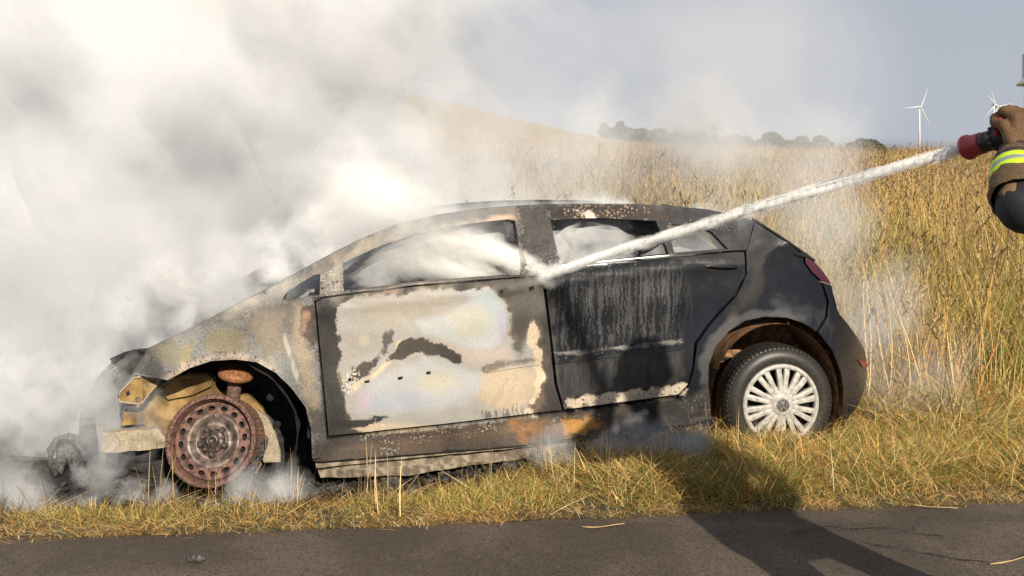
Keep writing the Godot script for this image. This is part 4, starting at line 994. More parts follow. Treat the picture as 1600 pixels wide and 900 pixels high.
func make_front_end() -> void:
	# wheel arch: liner, apron, longitudinal, strut
	var rows := []
	for k in 33:
		var a := lerpf(-0.35, PI + 0.5, k / 32.0)
		var row := PackedVector3Array()
		for j in 7:
			var dent := 0.02 * wob.get_noise_2d(a * 4.0, j * 0.7)
			var rr := 0.385 + dent
			row.append(Vector3(-1.44 + cos(a) * rr, 0.2 + sin(a) * rr * 1.02, -0.05 - j * 0.08))
		if a < 2.2: rows.append(row)
	part("wheel_arch_liner", sheet(rows), mats["soot"], car)
	part("arch_back_wall", panel(v2([-1.954, -0.053, -1.954, 0.251, -1.759, 0.464, -1.496, 0.507, -1.229, 0.498, -1.026, 0.353, -0.924, 0.141, -0.924, -0.207, -1.628, -0.205]), [], 0.08, func(x, y): return -0.5 + 0.02 * wob.get_noise_2d(x * 4, y * 4), 0.02), mats["soot"], car)
	var apron := panel(v2([-1.948, 0.216, -1.93, 0.294, -1.905, 0.319, -1.76, 0.399, -1.703, 0.443, -1.601, 0.473, -1.518, 0.473, -1.48, 0.449, -1.486, 0.409, -1.457, 0.368, -1.37, 0.365, -1.306, 0.336, -1.247, 0.267, -1.198, 0.165, -1.182, 0.097, -1.28, -0.065, -1.601, -0.049, -1.722, 0.088, -1.839, 0.218]), [], 0.03,
		func(x, y): return -0.33 + 0.02 * wob.get_noise_2d(x * 5, y * 5) + 0.035 * exp(-(((y - 0.46) / 0.03) ** 2)), 0.04)
	var ap := part("inner_apron", apron, mats["ochre_primer"], car)
	part("apron_pressing", panel(v2([-1.759, 0.389, -1.69, 0.442, -1.595, 0.472, -1.516, 0.472, -1.487, 0.452, -1.5, 0.406, -1.595, 0.363, -1.715, 0.345]), [], 0.02, func(x, y): return -0.3 + 0.03 * smoothstep(0.0, 0.06, 0.09 - absf(y - 0.5)) + 0.01 * wob.get_noise_2d(x * 9, y * 9), 0.04), mats["ochre_primer"], ap)
	part("scorched_plate", panel(v2([-1.266, 0.286, -1.215, 0.244, -1.176, 0.163, -1.15, 0.066, -1.15, 0.01, -1.234, 0.014, -1.26, 0.121]), [], 0.025, func(x, y): return -0.26 + 0.012 * wob.get_noise_2d(x * 9, y * 9), 0.03), mats["pale_ash_metal"], car)
	for q in [Vector2(-1.17, 0.385), Vector2(-1.2, 0.35), Vector2(-1.165, 0.21)]:
		part("bolt_hole", lathe([[0.0, 0.004], [0.014, 0.004], [0.018, 0.0], [0.02, -0.005]], 14), mats["gap_dark"], ap).position = Vector3(q.x, q.y, -0.235)
	part("longitudinal", panel(v2([-2.026, 0.206, -1.928, 0.208, -1.755, 0.217, -1.706, 0.147, -1.724, 0.115, -1.799, 0.109, -2.02, 0.106]), [], 0.03, func(x, y): return -0.24 + 0.02 * wob.get_noise_2d(x * 9, y * 9), 0.05), mats["pale_ash_metal"], car)
	var br := part("headlamp_bracket", panel(v2([-1.933, 0.385, -1.925, 0.417, -1.858, 0.485, -1.822, 0.492, -1.736, 0.477, -1.732, 0.458, -1.815, 0.362, -1.834, 0.353, -1.925, 0.366]), [v2([-1.901, 0.416, -1.883, 0.422, -1.877, 0.399, -1.895, 0.39]), v2([-1.855, 0.382, -1.837, 0.388, -1.831, 0.369, -1.849, 0.366]), v2([-1.803, 0.451, -1.788, 0.457, -1.782, 0.437, -1.797, 0.432])], 0.011, func(x, y): return -0.2 + 0.08 * (x + 1.9), 0.012), mats["ochre_primer"], car)
	part("bracket_rim", tube(edge_points(v2([-1.932, 0.385, -1.925, 0.417, -1.858, 0.485, -1.822, 0.49, -1.736, 0.474, -1.815, 0.362, -1.834, 0.353, -1.925, 0.366, -1.932, 0.385]), func(x, _y): return -0.198 + 0.08 * (x + 1.9)), [0.006], 6), mats["pale_ash_metal"], br)
	var strut := Node3D.new(); strut.name = "suspension_strut"; car.add_child(strut)
	strut.position = Vector3(-1.365, 0.49, -0.2); strut.rotation = Vector3(0.1, 0, -0.16)
	var dome := lathe([[0.0, 0.03], [0.03, 0.034], [0.07, 0.022], [0.088, 0.005], [0.09, -0.012], [0.08, -0.026], [0.045, -0.03], [0.03, -0.05], [0.0, -0.05]], 26)
	part("spring_seat", dome, mats["orange_rust"], strut).rotation.x = -PI / 2
	part("damper", tube(PackedVector3Array([Vector3(0, -0.03, 0), Vector3(0.005, -0.14, 0), Vector3(0.01, -0.3, 0)]), [0.034, 0.036, 0.042], 14), mats["rusty_steel"], strut)
	# the dark shapes ahead, in the smoke: far headlamp opening, bonnet lip, what is left of the bumper
	part("bonnet_lip", panel(v2([-2.25, 0.198, -2.23, 0.285, -2.17, 0.378, -2.083, 0.467, -1.992, 0.506, -1.91, 0.511, -1.975, 0.47, -2.042, 0.451, -2.143, 0.37, -2.203, 0.267, -2.223, 0.19]), [], 0.03, func(x, y): return -0.75 + 0.3 * (x + 2.0), 0.06), mats["charred_plastic"], car)
	part("front_panel", panel(v2([-2.217, 0.21, -2.184, 0.306, -2.111, 0.394, -1.998, 0.46, -1.951, 0.427, -2.014, 0.342, -2.011, 0.104, -2.197, 0.112]), [], 0.03, func(x, y): return -0.72 + 0.02 * wob.get_noise_2d(x * 6, y * 6), 0.05), mats["charred_plastic"], car)
	part("bumper_bar", sheet(bar_rows()), mats["charred_plastic"], car)
	part("bumper_remnant", tube(edge_points(v2([-2.318, -0.075, -2.337, -0.007, -2.337, 0.059, -2.306, 0.111, -2.249, 0.126, -2.191, 0.1, -2.172, 0.038, -2.185, -0.075]), func(x, y): return -0.5 + 0.05 * wob.get_noise_2d(x * 5, y * 5)), [0.016, 0.022, 0.02], 8, 0.8), mats["charred_plastic"], car)
	part("bumper_remnant", panel(v2([-2.339, -0.067, -2.326, 0.078, -2.275, 0.096, -2.211, 0.066, -2.198, -0.057, -2.249, -0.095, -2.275, -0.006, -2.301, -0.092]), [], 0.03, func(x, y): return -0.56 + 0.04 * wob.get_noise_2d(x * 7, y * 7), 0.02), mats["charred_plastic"], car)
	part("lamp_opening", panel(v2([-2.008, 0.554, -1.946, 0.582, -1.871, 0.597, -1.818, 0.601, -1.834, 0.562, -1.877, 0.511, -1.903, 0.472, -1.952, 0.468, -1.977, 0.511]), [], 0.03, func(x, y): return -0.34 + 0.03 * wob.get_noise_2d(x * 9, y * 9), 0.03), mats["soot"], car)
	# front wheel: a bare steel rim, slightly steered
	var w := Node3D.new(); w.name = "front_wheel"; car.add_child(w)
	w.position = Vector3(-1.469, 0.196, -0.05); w.rotation.y = -0.15; w.rotation.x = -0.3
	part("rim_barrel", lathe([[0.2, 0.0], [0.214, 0.003], [0.222, 0.0], [0.222, -0.012], [0.206, -0.018], [0.198, -0.04], [0.185, -0.07], [0.185, -0.12], [0.2, -0.15], [0.203, -0.175], [0.222, -0.185], [0.222, -0.195]], 56), mats["rusty_steel"], w)
	part("rim_well", lathe([[0.214, 0.002], [0.204, -0.003], [0.2, -0.022], [0.192, -0.028], [0.19, -0.055], [0.182, -0.06]], 56), mats["rust_light"], w)
	# ring with oval vent holes
	var ring := ring_shape(0.128, 0.184, 80)
	var hole_list := [ring[1]]
	for k in 16:
		var a := TAU * (k + 0.3) / 16.0; var h := PackedVector2Array()
		for q in 10:
			var t := TAU * q / 10.0
			h.append((Vector2(0.157, 0) + Vector2(cos(t) * 0.0125, sin(t) * 0.0175)).rotated(a))
		hole_list.append(h)
	var disc := part("rim_disc", plate_fine(ring[0], hole_list, 0.012), mats["rust_light"], w)
	disc.position.z = -0.038
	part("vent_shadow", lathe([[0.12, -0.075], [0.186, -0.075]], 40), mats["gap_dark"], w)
	part("wheel_dish", lathe([[0.13, -0.037], [0.124, -0.034], [0.112, -0.042], [0.094, -0.06], [0.084, -0.066], [0.07, -0.058], [0.062, -0.05], [0.0, -0.05]], 48), mats["scorched_dish"], w)
	var hub := part("hub", lathe([[0.06, -0.052], [0.056, -0.036], [0.048, -0.03], [0.034, -0.032], [0.03, -0.02], [0.018, -0.016], [0.015, -0.028], [0.0, -0.028]], 30), mats["dark_steel"], w)
	for k in 5:
		var a := TAU * k / 5.0 + 0.3
		part("wheel_bolt", lathe([[0.0, 0.012], [0.008, 0.012], [0.0095, 0.009], [0.0095, -0.01]], 6), mats["rusty_steel"], hub).position = Vector3(cos(a) * 0.052, sin(a) * 0.052, -0.032)
		part("hub_lug", box(Vector3.ZERO, Vector3(0.034, 0.03, 0.03), 0.008), mats["dark_steel"], hub).transform = Transform3D(Basis(Vector3.BACK, a + 0.6), Vector3(cos(a + 0.6) * 0.062, sin(a + 0.6) * 0.062, -0.05))
	# threads of the burnt tyre, lying where it stood
	var st := SurfaceTool.new(); st.begin(Mesh.PRIMITIVE_TRIANGLES)
	for k in 6:
		var c := PackedVector3Array(); var r0 := rng.randf_range(0.17, 0.2)
		for i in 14:
			var a := rng.randf() * 0.2 + PI * (1.0 + i / 13.0)
			c.append(Vector3(cos(a) * r0 * 1.3, maxf(sin(a) * r0, -0.225) + 0.02 * wob.get_noise_2d(i, k * 7.0), -0.1 - 0.016 * k + 0.02 * wob.get_noise_2d(i * 0.5, k)))
		st.append_from(tube(c, [0.003], 5), 0, Transform3D())
	part("burnt_tyre_wire", st.commit(), mats["charred_plastic"], w)

func bar_rows() -> Array:
	var rows := []
	for i in 9:
		var u := i / 8.0
		var c := Vector3(-2.12 - 0.1 * sin(u * PI), 0.17, -0.35 - u * 1.05)
		var row := PackedVector3Array()
		for q in [Vector2(0.04, 0.05), Vector2(-0.03, 0.045), Vector2(-0.04, -0.04), Vector2(0.04, -0.05), Vector2(0.04, 0.05)]: row.append(c + Vector3(q.x, q.y, 0))
		rows.append(row)
	return rows

func plate_fine(outline: PackedVector2Array, holes: Array, depth: float) -> ArrayMesh:
	return panel(outline, holes, 0.0098, func(_x, _y): return 0.0, depth, 1.0)

func make_rear_wheel() -> void:
	var rows := []
	for k in 37:
		var a := lerpf(-0.75, PI + 0.6, k / 36.0)
		var row := PackedVector3Array()
		for j in 8: row.append(Vector3(1.46 + cos(a) * 0.36, 0.28 + sin(a) * (0.41 if sin(a) > 0 else 0.4), -0.06 - j * 0.06))
		rows.append(row)
	var liner := mat("dusty_liner", Color.WHITE, 0.85)
	triplanar_noise(liner, lin(0.13, 0.065, 0.03), lin(0.34, 0.18, 0.085), 0.02, 3.0, 0.05, 14)
	part("rear_arch_liner", sheet(rows), liner, car)
	part("arch_back_wall", panel(v2([1.199, -0.081, 1.199, 0.431, 1.391, 0.682, 1.701, 0.711, 1.977, 0.555, 2.097, 0.253, 2.097, -0.122]), [], 0.08, func(_x, _y): return -0.46, 0.02), liner, car)
	part("spring", tube(coil(Vector3(1.27, 0.3, -0.36), 0.05, 0.36, 5.0), [0.009], 7), mats["soot"], car)
	part("damper", tube(PackedVector3Array([Vector3(1.2, 0.2, -0.34), Vector3(1.24, 0.62, -0.36)]), [0.022, 0.016], 10), mats["soot"], car)
	var w := Node3D.new(); w.name = "rear_wheel"; car.add_child(w)
	w.position = Vector3(1.491, 0.257, -0.065)
	var tr := [[0.207, -0.004], [0.214, 0.004], [0.228, 0.009], [0.245, 0.012], [0.266, 0.009], [0.284, -0.002], [0.296, -0.016], [0.302, -0.026], [0.306, -0.034], [0.306, -0.054], [0.3, -0.058], [0.306, -0.062], [0.307, -0.09], [0.3, -0.094], [0.307, -0.098], [0.307, -0.12], [0.3, -0.124], [0.306, -0.128], [0.305, -0.16], [0.29, -0.182], [0.26, -0.195], [0.205, -0.19]]
	var tyre := part("tyre", lathe(tr, 72), mats["tyre_rubber"], w)
	for k in 72:
		var a := TAU * k / 72.0
		part("tread_block", box(Vector3.ZERO, Vector3(0.012, 0.02, 0.03), 0.003), mats["tyre_rubber"], tyre).transform = Transform3D(Basis(Vector3.BACK, a) * Basis(Vector3.UP, -0.5), Vector3(cos(a) * 0.2985, sin(a) * 0.2985, -0.024))
	part("steel_rim", lathe([[0.212, -0.005], [0.205, -0.02], [0.19, -0.04], [0.06, -0.045], [0.0, -0.04]], 48), mats["gap_dark"], w)
	# wheel cover: outer ring, ten pairs of spokes, centre with a roundel
	var cover := part("wheel_cover", lathe([[0.214, -0.006], [0.217, 0.004], [0.213, 0.012], [0.203, 0.016], [0.194, 0.013], [0.19, 0.004], [0.189, -0.012]], 80), mats["cover_paint"], w)
	for k in 10:
		for s in [-1.0, 1.0]:
			var a := TAU * k / 10.0 + 0.16
			var st := begin(true)
			var prev := PackedVector3Array()
			for i in 9:
				var u := i / 8.0
				var r := lerpf(0.05, 0.194, u)
				var mid: float = s * lerpf(0.012, 0.0235, smoothstep(0.25, 1.0, u)) ; var half := lerpf(0.012, 0.0148, u)
				var z := lerpf(0.024, 0.01, u * u)
				var ring := PackedVector3Array()
				for q in [Vector2(-half, -0.022), Vector2(-half, -0.002), Vector2(-half + 0.003, 0.0), Vector2(half - 0.003, 0.0), Vector2(half, -0.002), Vector2(half, -0.022)]:
					ring.append(Vector3(r, mid + q.x, z + q.y).rotated(Vector3.BACK, a))
				if i > 0:
					for j in 5: quad(st, prev[j], ring[j], ring[j + 1], prev[j + 1])
				prev = ring
			part("spoke", finish(st), mats["cover_paint"], cover)
	part("cover_centre", lathe([[0.1, -0.012], [0.092, 0.012], [0.075, 0.02], [0.05, 0.027], [0.046, 0.03], [0.042, 0.03], [0.0, 0.031]], 48), mats["cover_paint"], cover)
	var ring := ring_shape(0.031, 0.0365, 40)
	var em := part("emblem", panel(ring[0], [ring[1]], 0.011, func(_x, _y): return 0.0, 0.003), mats["emblem_silver"], cover)
	em.position.z = 0.0345
	# two letters inside the roundel, a V standing on a W
	var strokes := [[-0.012, 0.0285, 0.0, 0.003], [0.012, 0.0285, 0.0, 0.003], [-0.0255, 0.0165, -0.013, -0.0265], [-0.013, -0.0265, 0.0, -0.001], [0.0, -0.001, 0.013, -0.0265], [0.013, -0.0265, 0.0255, 0.0165]]
	for s in strokes:
		var p := Vector2(s[0], s[1]); var q := Vector2(s[2], s[3]); var n := (q - p).normalized().orthogonal() * 0.0026
		var l := part("emblem_letter", panel(PackedVector2Array([p + n, q + n, q - n, p - n]), [], 0.02, func(_x, _y): return 0.0, 0.003), mats["emblem_silver"], cover)
		l.position.z = 0.0342
	part("emblem_field", lathe([[0.036, 0.0], [0.036, 0.0005], [0.0, 0.0005]], 32), mat("emblem_grey", lin(0.1, 0.1, 0.1), 0.4, 0.3), cover).position.z = 0.0315
	w.rotation.z = 0.1

func coil(at: Vector3, r: float, h: float, turns: float) -> PackedVector3Array:
	var out := PackedVector3Array()
	for i in int(turns * 14):
		var u := i / (turns * 14); var a := u * turns * TAU
		out.append(at + Vector3(cos(a) * r, u * h, sin(a) * r))
	return out

# ---------------------------------------------------------------- firefighter, hose, water
func basis_along(dir: Vector3, hint := Vector3.UP) -> Basis:
	var z := dir.normalized(); var x := hint.cross(z).normalized()
	return Basis(x, z.cross(x), z)

# a gloved hand closed round a bar: palm, four fingers of unequal length, a thumb from the side of the palm
func grip(bar: Vector3, along: Vector3, back: Vector3, wrist: Vector3, c: Color) -> Array:
	var up := along.cross(back).normalized()
	if up.y < 0: up = -up
	var b := []
	var lens := [0.86, 0.95, 0.92, 0.76]
	for i in 4:
		var o := along * (-0.033 + 0.022 * i); var l: float = lens[i]
		var kn := bar + o + back * 0.04 + up * (0.004 + 0.004 * l)
		var pip := bar + o + back * 0.006 + up * 0.031 * l
		var dip := bar + o - back * 0.027 * l + up * 0.008
		var tip := bar + o - back * 0.024 * l - up * 0.02 * l
		b.append([wrist.lerp(kn, 0.25), kn, 0.021, 0.0155, c]); b.append([kn, pip, 0.0145, 0.013, c]); b.append([pip, dip, 0.0125, 0.0115, c]); b.append([dip, tip, 0.0115, 0.0105, c])
	var root := wrist.lerp(bar + back * 0.04 - along * 0.033, 0.45) - along * 0.018
	var mid := bar - along * 0.052 + back * 0.018 - up * 0.012
	b.append([wrist, root, 0.026, 0.018, c]); b.append([root, mid, 0.0165, 0.0145, c]); b.append([mid, bar - along * 0.044 - back * 0.018 - up * 0.004, 0.014, 0.0115, c])
	return b

func make_firefighter() -> void:
	var man := base("person", Vector3(1.45, 0, -2.65))
	tag(man, "firefighter in tan turnout gear at the right edge, raising a hose nozzle", "person")
	var o := -man.position
	var tan := Color(0.2, 0.118, 0.052); var black := Color(0.018, 0.018, 0.02); var skin_c := Color(0.42, 0.24, 0.16); var leather := Color(0.21, 0.115, 0.045)
	var pelvis := Vector3(1.66, 0.95, -2.68); var chest := Vector3(1.67, 1.33, -2.7); var neck := Vector3(1.65, 1.56, -2.72); var head := Vector3(1.582, 1.76, -2.76)
	var left := Vector3(-0.88, 0, 0.48)
	var sl := Vector3(1.52, 1.5, -2.64); var sr := Vector3(1.84, 1.46, -2.78)
	var elbow := Vector3(1.283, 1.5, -2.53); var wrist := Vector3(1.364, 1.607, -2.704)
	var er := Vector3(2.02, 1.2, -2.6); var wr := Vector3(1.88, 1.06, -2.42)
	var k1 := Vector3(1.5, 0.5, -2.58); var f1 := Vector3(1.22, 0.1, -2.4); var k2 := Vector3(1.86, 0.5, -2.82); var f2 := Vector3(1.95, 0.1, -2.78)
	var bones := [
		[pelvis - left * 0.07, pelvis + left * 0.07, 0.155, 0.155, tan], [pelvis, chest, 0.16, 0.17, tan], [chest - left * 0.06, chest + left * 0.06, 0.165, 0.165, tan],
		[chest + Vector3(0, 0.1, 0), sl, 0.14, 0.095, tan], [chest + Vector3(0, 0.1, 0), sr, 0.14, 0.095, tan], [chest, neck, 0.12, 0.062, tan], [neck, head, 0.058, 0.07, skin_c],
		[head, head + Vector3(-0.01, 0.06, 0), 0.092, 0.1, skin_c], [head + Vector3(-0.05, -0.06, -0.06), head, 0.055, 0.08, skin_c], [head + Vector3(-0.055, 0.0, -0.085), head + Vector3(-0.066, -0.025, -0.1), 0.012, 0.016, skin_c],
		[sl, elbow, 0.088, 0.04, tan], [elbow, wrist, 0.036, 0.03, tan], [sr, er, 0.085, 0.066, tan], [er, wr, 0.06, 0.042, tan],
		[pelvis + left * 0.1, k1, 0.12, 0.085, tan], [k1, f1, 0.085, 0.07, tan], [pelvis - left * 0.1, k2, 0.12, 0.085, tan], [k2, f2, 0.085, 0.07, tan],
		[f1 + Vector3(0, 0.1, 0), f1, 0.068, 0.06, black], [f1 + Vector3(0, -0.045, 0), f1 + Vector3(-0.1, -0.055, -0.14), 0.055, 0.042, black], [f2 + Vector3(0, 0.1, 0), f2, 0.068, 0.06, black], [f2 + Vector3(0, -0.045, 0), f2 + Vector3(-0.1, -0.055, -0.14), 0.055, 0.042, black]]
	var cloth := mat("turnout_cloth", Color.WHITE, 0.85, 0.0, true); cloth.rim_enabled = true; cloth.rim = 0.2
	part("body", nets(bones, 0.016, 0.05), cloth, man).position = o
	# the coat's flared skirt and its reflective bands
	var lime := mat("lime_band", lin(0.5, 0.72, 0.02), 0.5); var silver := mat("silver_band", lin(0.27, 0.31, 0.31), 0.4, 0.2)
	var coat := part("coat_skirt", coat_ring(pelvis, left, 0.82, 1.08, 0.255, 0.205, 0.215, 0.165), cloth, man); coat.position = o
	for q in [[0.85, 0.88, "lime_band"], [0.88, 0.9, "silver_band"], [0.9, 0.93, "lime_band"]]:
		var f: float = (q[0] - 0.82) / 0.26; var g: float = (q[1] - 0.82) / 0.26
		part("reflective_band", coat_ring(pelvis, left, q[0], q[1], lerpf(0.255, 0.215, f) + 0.004, lerpf(0.205, 0.165, f) + 0.004, lerpf(0.255, 0.215, g) + 0.004, lerpf(0.205, 0.165, g) + 0.004), mats[q[2]], coat)
	for k in [[k1, f1], [k2, f2]]:
		for q in [[0.3, 0.4, "lime_band"], [0.4, 0.5, "silver_band"], [0.5, 0.6, "lime_band"]]:
			part("trouser_band", sleeve_tube(k[0].lerp(k[1], q[0]), k[0].lerp(k[1], q[1]), lerpf(0.095, 0.082, q[0]), lerpf(0.095, 0.082, q[1]), 0.02), mats[q[2]], man).position = o
	# the raised forearm: sleeve with a black elbow, reflective bands, gauntlet and strap
	var ax := wrist - elbow
	var black_cloth := mat("black_cloth", lin(0.014, 0.014, 0.016), 0.8); var tan_cloth := mat("tan_cloth", Color.WHITE, 0.85)
	triplanar_noise(tan_cloth, lin(0.05, 0.03, 0.014), lin(0.17, 0.1, 0.047), 0.05, 14.0, 0.2, 15)
	var brown := mat("glove_leather", Color.WHITE, 0.75); triplanar_noise(brown, lin(0.055, 0.027, 0.01), lin(0.16, 0.083, 0.032), 0.06, 12.0, 0.25, 16)
	var sleeve := part("sleeve", sleeve_tube(elbow - ax * 0.02, wrist - ax * 0.06, 0.072, 0.054, 0.1), tan_cloth, man); sleeve.position = o
	part("elbow_patch", nets([[elbow + Vector3(0.02, -0.015, 0.0), elbow + ax * 0.16 + Vector3(0.016, -0.02, 0.03), 0.069, 0.06, black], [elbow + Vector3(0.02, -0.015, 0), elbow + Vector3(0.16, 0.0, -0.06), 0.066, 0.075, black]], 0.009, 0.02), black_cloth, sleeve)
	for q in [[0.36, 0.47, "lime_band"], [0.47, 0.56, "silver_band"], [0.56, 0.68, "lime_band"]]:
		part("reflective_band", sleeve_tube(elbow + ax * q[0], elbow + ax * q[1], lerpf(0.0705, 0.0565, q[0]) + 0.003, lerpf(0.0705, 0.0565, q[1]) + 0.003, 0.02), mats[q[2]], sleeve)
	part("wrist_strap", sleeve_tube(elbow + ax * 0.74, elbow + ax * 0.82, 0.058, 0.056, 0.02), black_cloth, sleeve)
	var bar := Vector3(1.381, 1.706, -2.766); var fwd := Vector3(-1.109, -0.641, -2.2).normalized()
	var along := fwd.cross(Vector3.UP).normalized(); var back := Vector3(-fwd.x, 0, -fwd.z).normalized()
	var glove := part("glove", nets(grip(bar, along, back, wrist, leather), 0.0045, 0.009), brown, man); glove.position = o
	part("gauntlet", sleeve_tube(elbow + ax * 0.8, wrist + ax * 0.12, 0.054, 0.042, 0.04), brown, glove)
	part("glove_strap", sleeve_tube(wrist - ax * 0.02, wrist + ax * 0.07, 0.0505, 0.046, 0.02), black_cloth, glove)
	var bar2 := Vector3(1.85, 1.0, -2.4)
	part("glove", nets(grip(bar2, Vector3(0.55, -0.83, 0.05).normalized(), Vector3(0.83, 0.55, -0.1).normalized(), wr, leather), 0.006, 0.01), brown, man).position = o
	for s in [-1.0, 1.0]: part("eye", lathe([[0.0, 0.011], [0.008, 0.008], [0.011, 0.0], [0.0, -0.008]], 12), mat("eye_white", lin(0.6, 0.58, 0.55), 0.3), man).position = o + head + Vector3(-0.055, 0.03, -0.07) + left * s * 0.032
	# helmet with a dark visor over a pale face guard
	var shell := mat("helmet_white", lin(0.55, 0.56, 0.5), 0.35); shell.clearcoat_enabled = true
	var hb := basis_along(Vector3(-0.48, 0, -0.88))
	var helmet := part("helmet", lathe([[0.0, 0.16], [0.05, 0.153], [0.09, 0.13], [0.118, 0.09], [0.132, 0.04], [0.138, -0.01], [0.16, -0.03], [0.163, -0.036], [0.134, -0.03], [0.128, 0.03], [0.0, 0.13]], 40), shell, man)
	helmet.transform = Transform3D(hb * Basis(Vector3.RIGHT, -PI / 2), o + head + Vector3(-0.005, 0.085, -0.005))
	var vis := []; var guard := []
	for i in 7:
		var row := PackedVector3Array(); var row2 := PackedVector3Array()
		for j in 17:
			var a := lerpf(-1.7, 1.7, j / 16.0) ; var r := 0.142 + 0.006 * cos(a)
			row.append(Vector3(sin(a) * r, 0.075 - i * 0.014, cos(a) * r))
			row2.append(Vector3(sin(a) * (r - 0.006), -0.01 - i * 0.012, cos(a) * (r - 0.006 + 0.001 * i)))
		vis.append(row); guard.append(row2)
	var vm := mat("visor_black", lin(0.012, 0.013, 0.014), 0.15)
	part("visor", sheet(vis), vm, man).transform = Transform3D(hb, o + head + Vector3(-0.005, 0.06, -0.005))
	part("face_guard", sheet(guard), shell, man).transform = Transform3D(hb, o + head + Vector3(-0.005, 0.055, -0.005))
	# nozzle and hose
	var tip := Vector3(1.322, 1.632, -2.905)
	var noz := base("hose_nozzle", tip)
	noz.basis = basis_along(fwd)
	tag(noz, "hose nozzle with red flared tip, black body and red handle in the glove", "nozzle")
	var red := mat("nozzle_red", lin(0.3, 0.02, 0.03), 0.4); red.clearcoat_enabled = true; red.clearcoat = 0.3
	var blk := mat("nozzle_black", lin(0.014, 0.014, 0.016), 0.4)
	part("bumper", lathe([[0.022, -0.012], [0.028, 0.0], [0.034, 0.004], [0.037, -0.002], [0.037, -0.012], [0.032, -0.018], [0.031, -0.05], [0.031, -0.058], [0.024, -0.06]], 40), red, noz)
	var bd := part("body", lathe([[0.02, -0.012], [0.024, -0.06], [0.029, -0.062], [0.029, -0.075], [0.025, -0.078], [0.025, -0.092], [0.033, -0.096], [0.034, -0.112], [0.029, -0.116], [0.027, -0.15], [0.032, -0.154], [0.032, -0.17], [0.026, -0.175], [0.026, -0.2], [0.0, -0.2]], 36), blk, noz)
	for k in 12:
		var a := TAU * k / 12.0
		part("grip_lug", box(Vector3.ZERO, Vector3(0.009, 0.012, 0.014), 0.002), blk, bd).transform = Transform3D(Basis(Vector3.BACK, a), Vector3(cos(a) * 0.034, sin(a) * 0.034, -0.104))
	part("coupling", lathe([[0.03, -0.195], [0.036, -0.2], [0.036, -0.225], [0.03, -0.23], [0.0, -0.23]], 30), mats["emblem_silver"], noz)
	var inv := noz.global_transform.affine_inverse() if noz.is_inside_tree() else noz.transform.affine_inverse()
	var lb := inv * bar; var la := (noz.basis.inverse() * along).normalized()
	for s in [-1.0, 1.0]:
		part("bail_arm", tube(PackedVector3Array([Vector3(-s * 0.033, 0.0, -0.13), (Vector3(-s * 0.042, 0.02, -0.128)).lerp(lb, 0.3) , lb + la * s * 0.05 - Vector3(0, 0.012, 0), lb + la * s * 0.046]), [0.009, 0.011, 0.01, 0.009], 9), red, noz)
	part("bail_bar", tube(PackedVector3Array([lb - la * 0.048, lb, lb + la * 0.048]), [0.0105], 10), red, noz)
	part("pistol_grip", tube(PackedVector3Array([Vector3(0, -0.02, -0.135), Vector3(0, -0.06, -0.15), Vector3(0, -0.1, -0.168), Vector3(0, -0.115, -0.172)]), [0.019, 0.018, 0.02, 0.017], 12), mat("grip_red", lin(0.1, 0.012, 0.018), 0.5), noz)
	var rear := tip - fwd * 0.22
	var c3 := Curve3D.new()
	for q in [[rear, fwd * -0.06], [Vector3(1.52, 1.63, -2.5), Vector3(0.07, -0.05, 0.06)], [Vector3(1.7, 1.27, -2.36), Vector3(0.08, -0.15, 0.0)], [bar2, Vector3(0.08, -0.12, 0.01)], [Vector3(2.15, 0.5, -2.55), Vector3(0.15, -0.15, -0.05)], [Vector3(2.6, 0.05, -2.75), Vector3(0.25, 0.0, -0.1)], [Vector3(3.6, 0.03, -2.6), Vector3(0.5, 0, 0.3)], [Vector3(6.5, 0.03, -1.2), Vector3(0.6, 0, 0.4)]]:
		c3.add_point(q[0], -q[1], q[1])
	c3.bake_interval = 0.04
	var hose := part("fire_hose", tube(c3.get_baked_points(), [0.027], 12, 0.05), mat("hose_cloth", lin(0.4, 0.36, 0.28), 0.85))
	tag(hose, "fire hose running from the nozzle down beside the firefighter to the lane", "hose")

func coat_ring(mid: Vector3, across: Vector3, y0: float, y1: float, a0: float, b0: float, a1: float, b1: float) -> ArrayMesh:
	var rows := []; var depth := across.cross(Vector3.UP)
	for i in 9:
		var u := i / 8.0; var row := PackedVector3Array()
		for k in 40:
			var t := TAU * k / 40.0
			var fold := 1.0 + 0.03 * (1.0 - u) * wob.get_noise_2d(cos(t) * 2.5, sin(t) * 2.5) if a0 != a1 else 1.0
			row.append(Vector3(mid.x, lerpf(y0, y1, u), mid.z) + (across * cos(t) * lerpf(a0, a1, u) + depth * sin(t) * lerpf(b0, b1, u)) * fold)
		rows.append(row)
	return sheet(rows, true)

func sleeve_tube(a: Vector3, b: Vector3, ra: float, rb: float, wrinkle: float) -> ArrayMesh:
	var n := maxi(6, int(a.distance_to(b) / 0.006)); var rows := []
	var dir := (b - a).normalized(); var side := dir.cross(Vector3(0.1, 0.2, 1)).normalized(); var up := side.cross(dir)
	for i in n + 1:
		var u := float(i) / n
		var row := PackedVector3Array()
		for k in 28:
			var t := TAU * k / 28.0
			var fold := wrinkle * (wob.get_noise_3d(cos(t) * 1.2, sin(t) * 1.2, u * a.distance_to(b) * 26.0) + 0.5 * wob.get_noise_3d(cos(t) * 2.0 + 9.0, sin(t) * 2.0, u * 3.0))
			var r := lerpf(ra, rb, u) * (1.0 + fold)
			if i == 0 or i == n: r -= 0.006
			row.append(a.lerp(b, u) + (side * cos(t) + up * sin(t)) * r)
		rows.append(row)
	return sheet(rows, true)

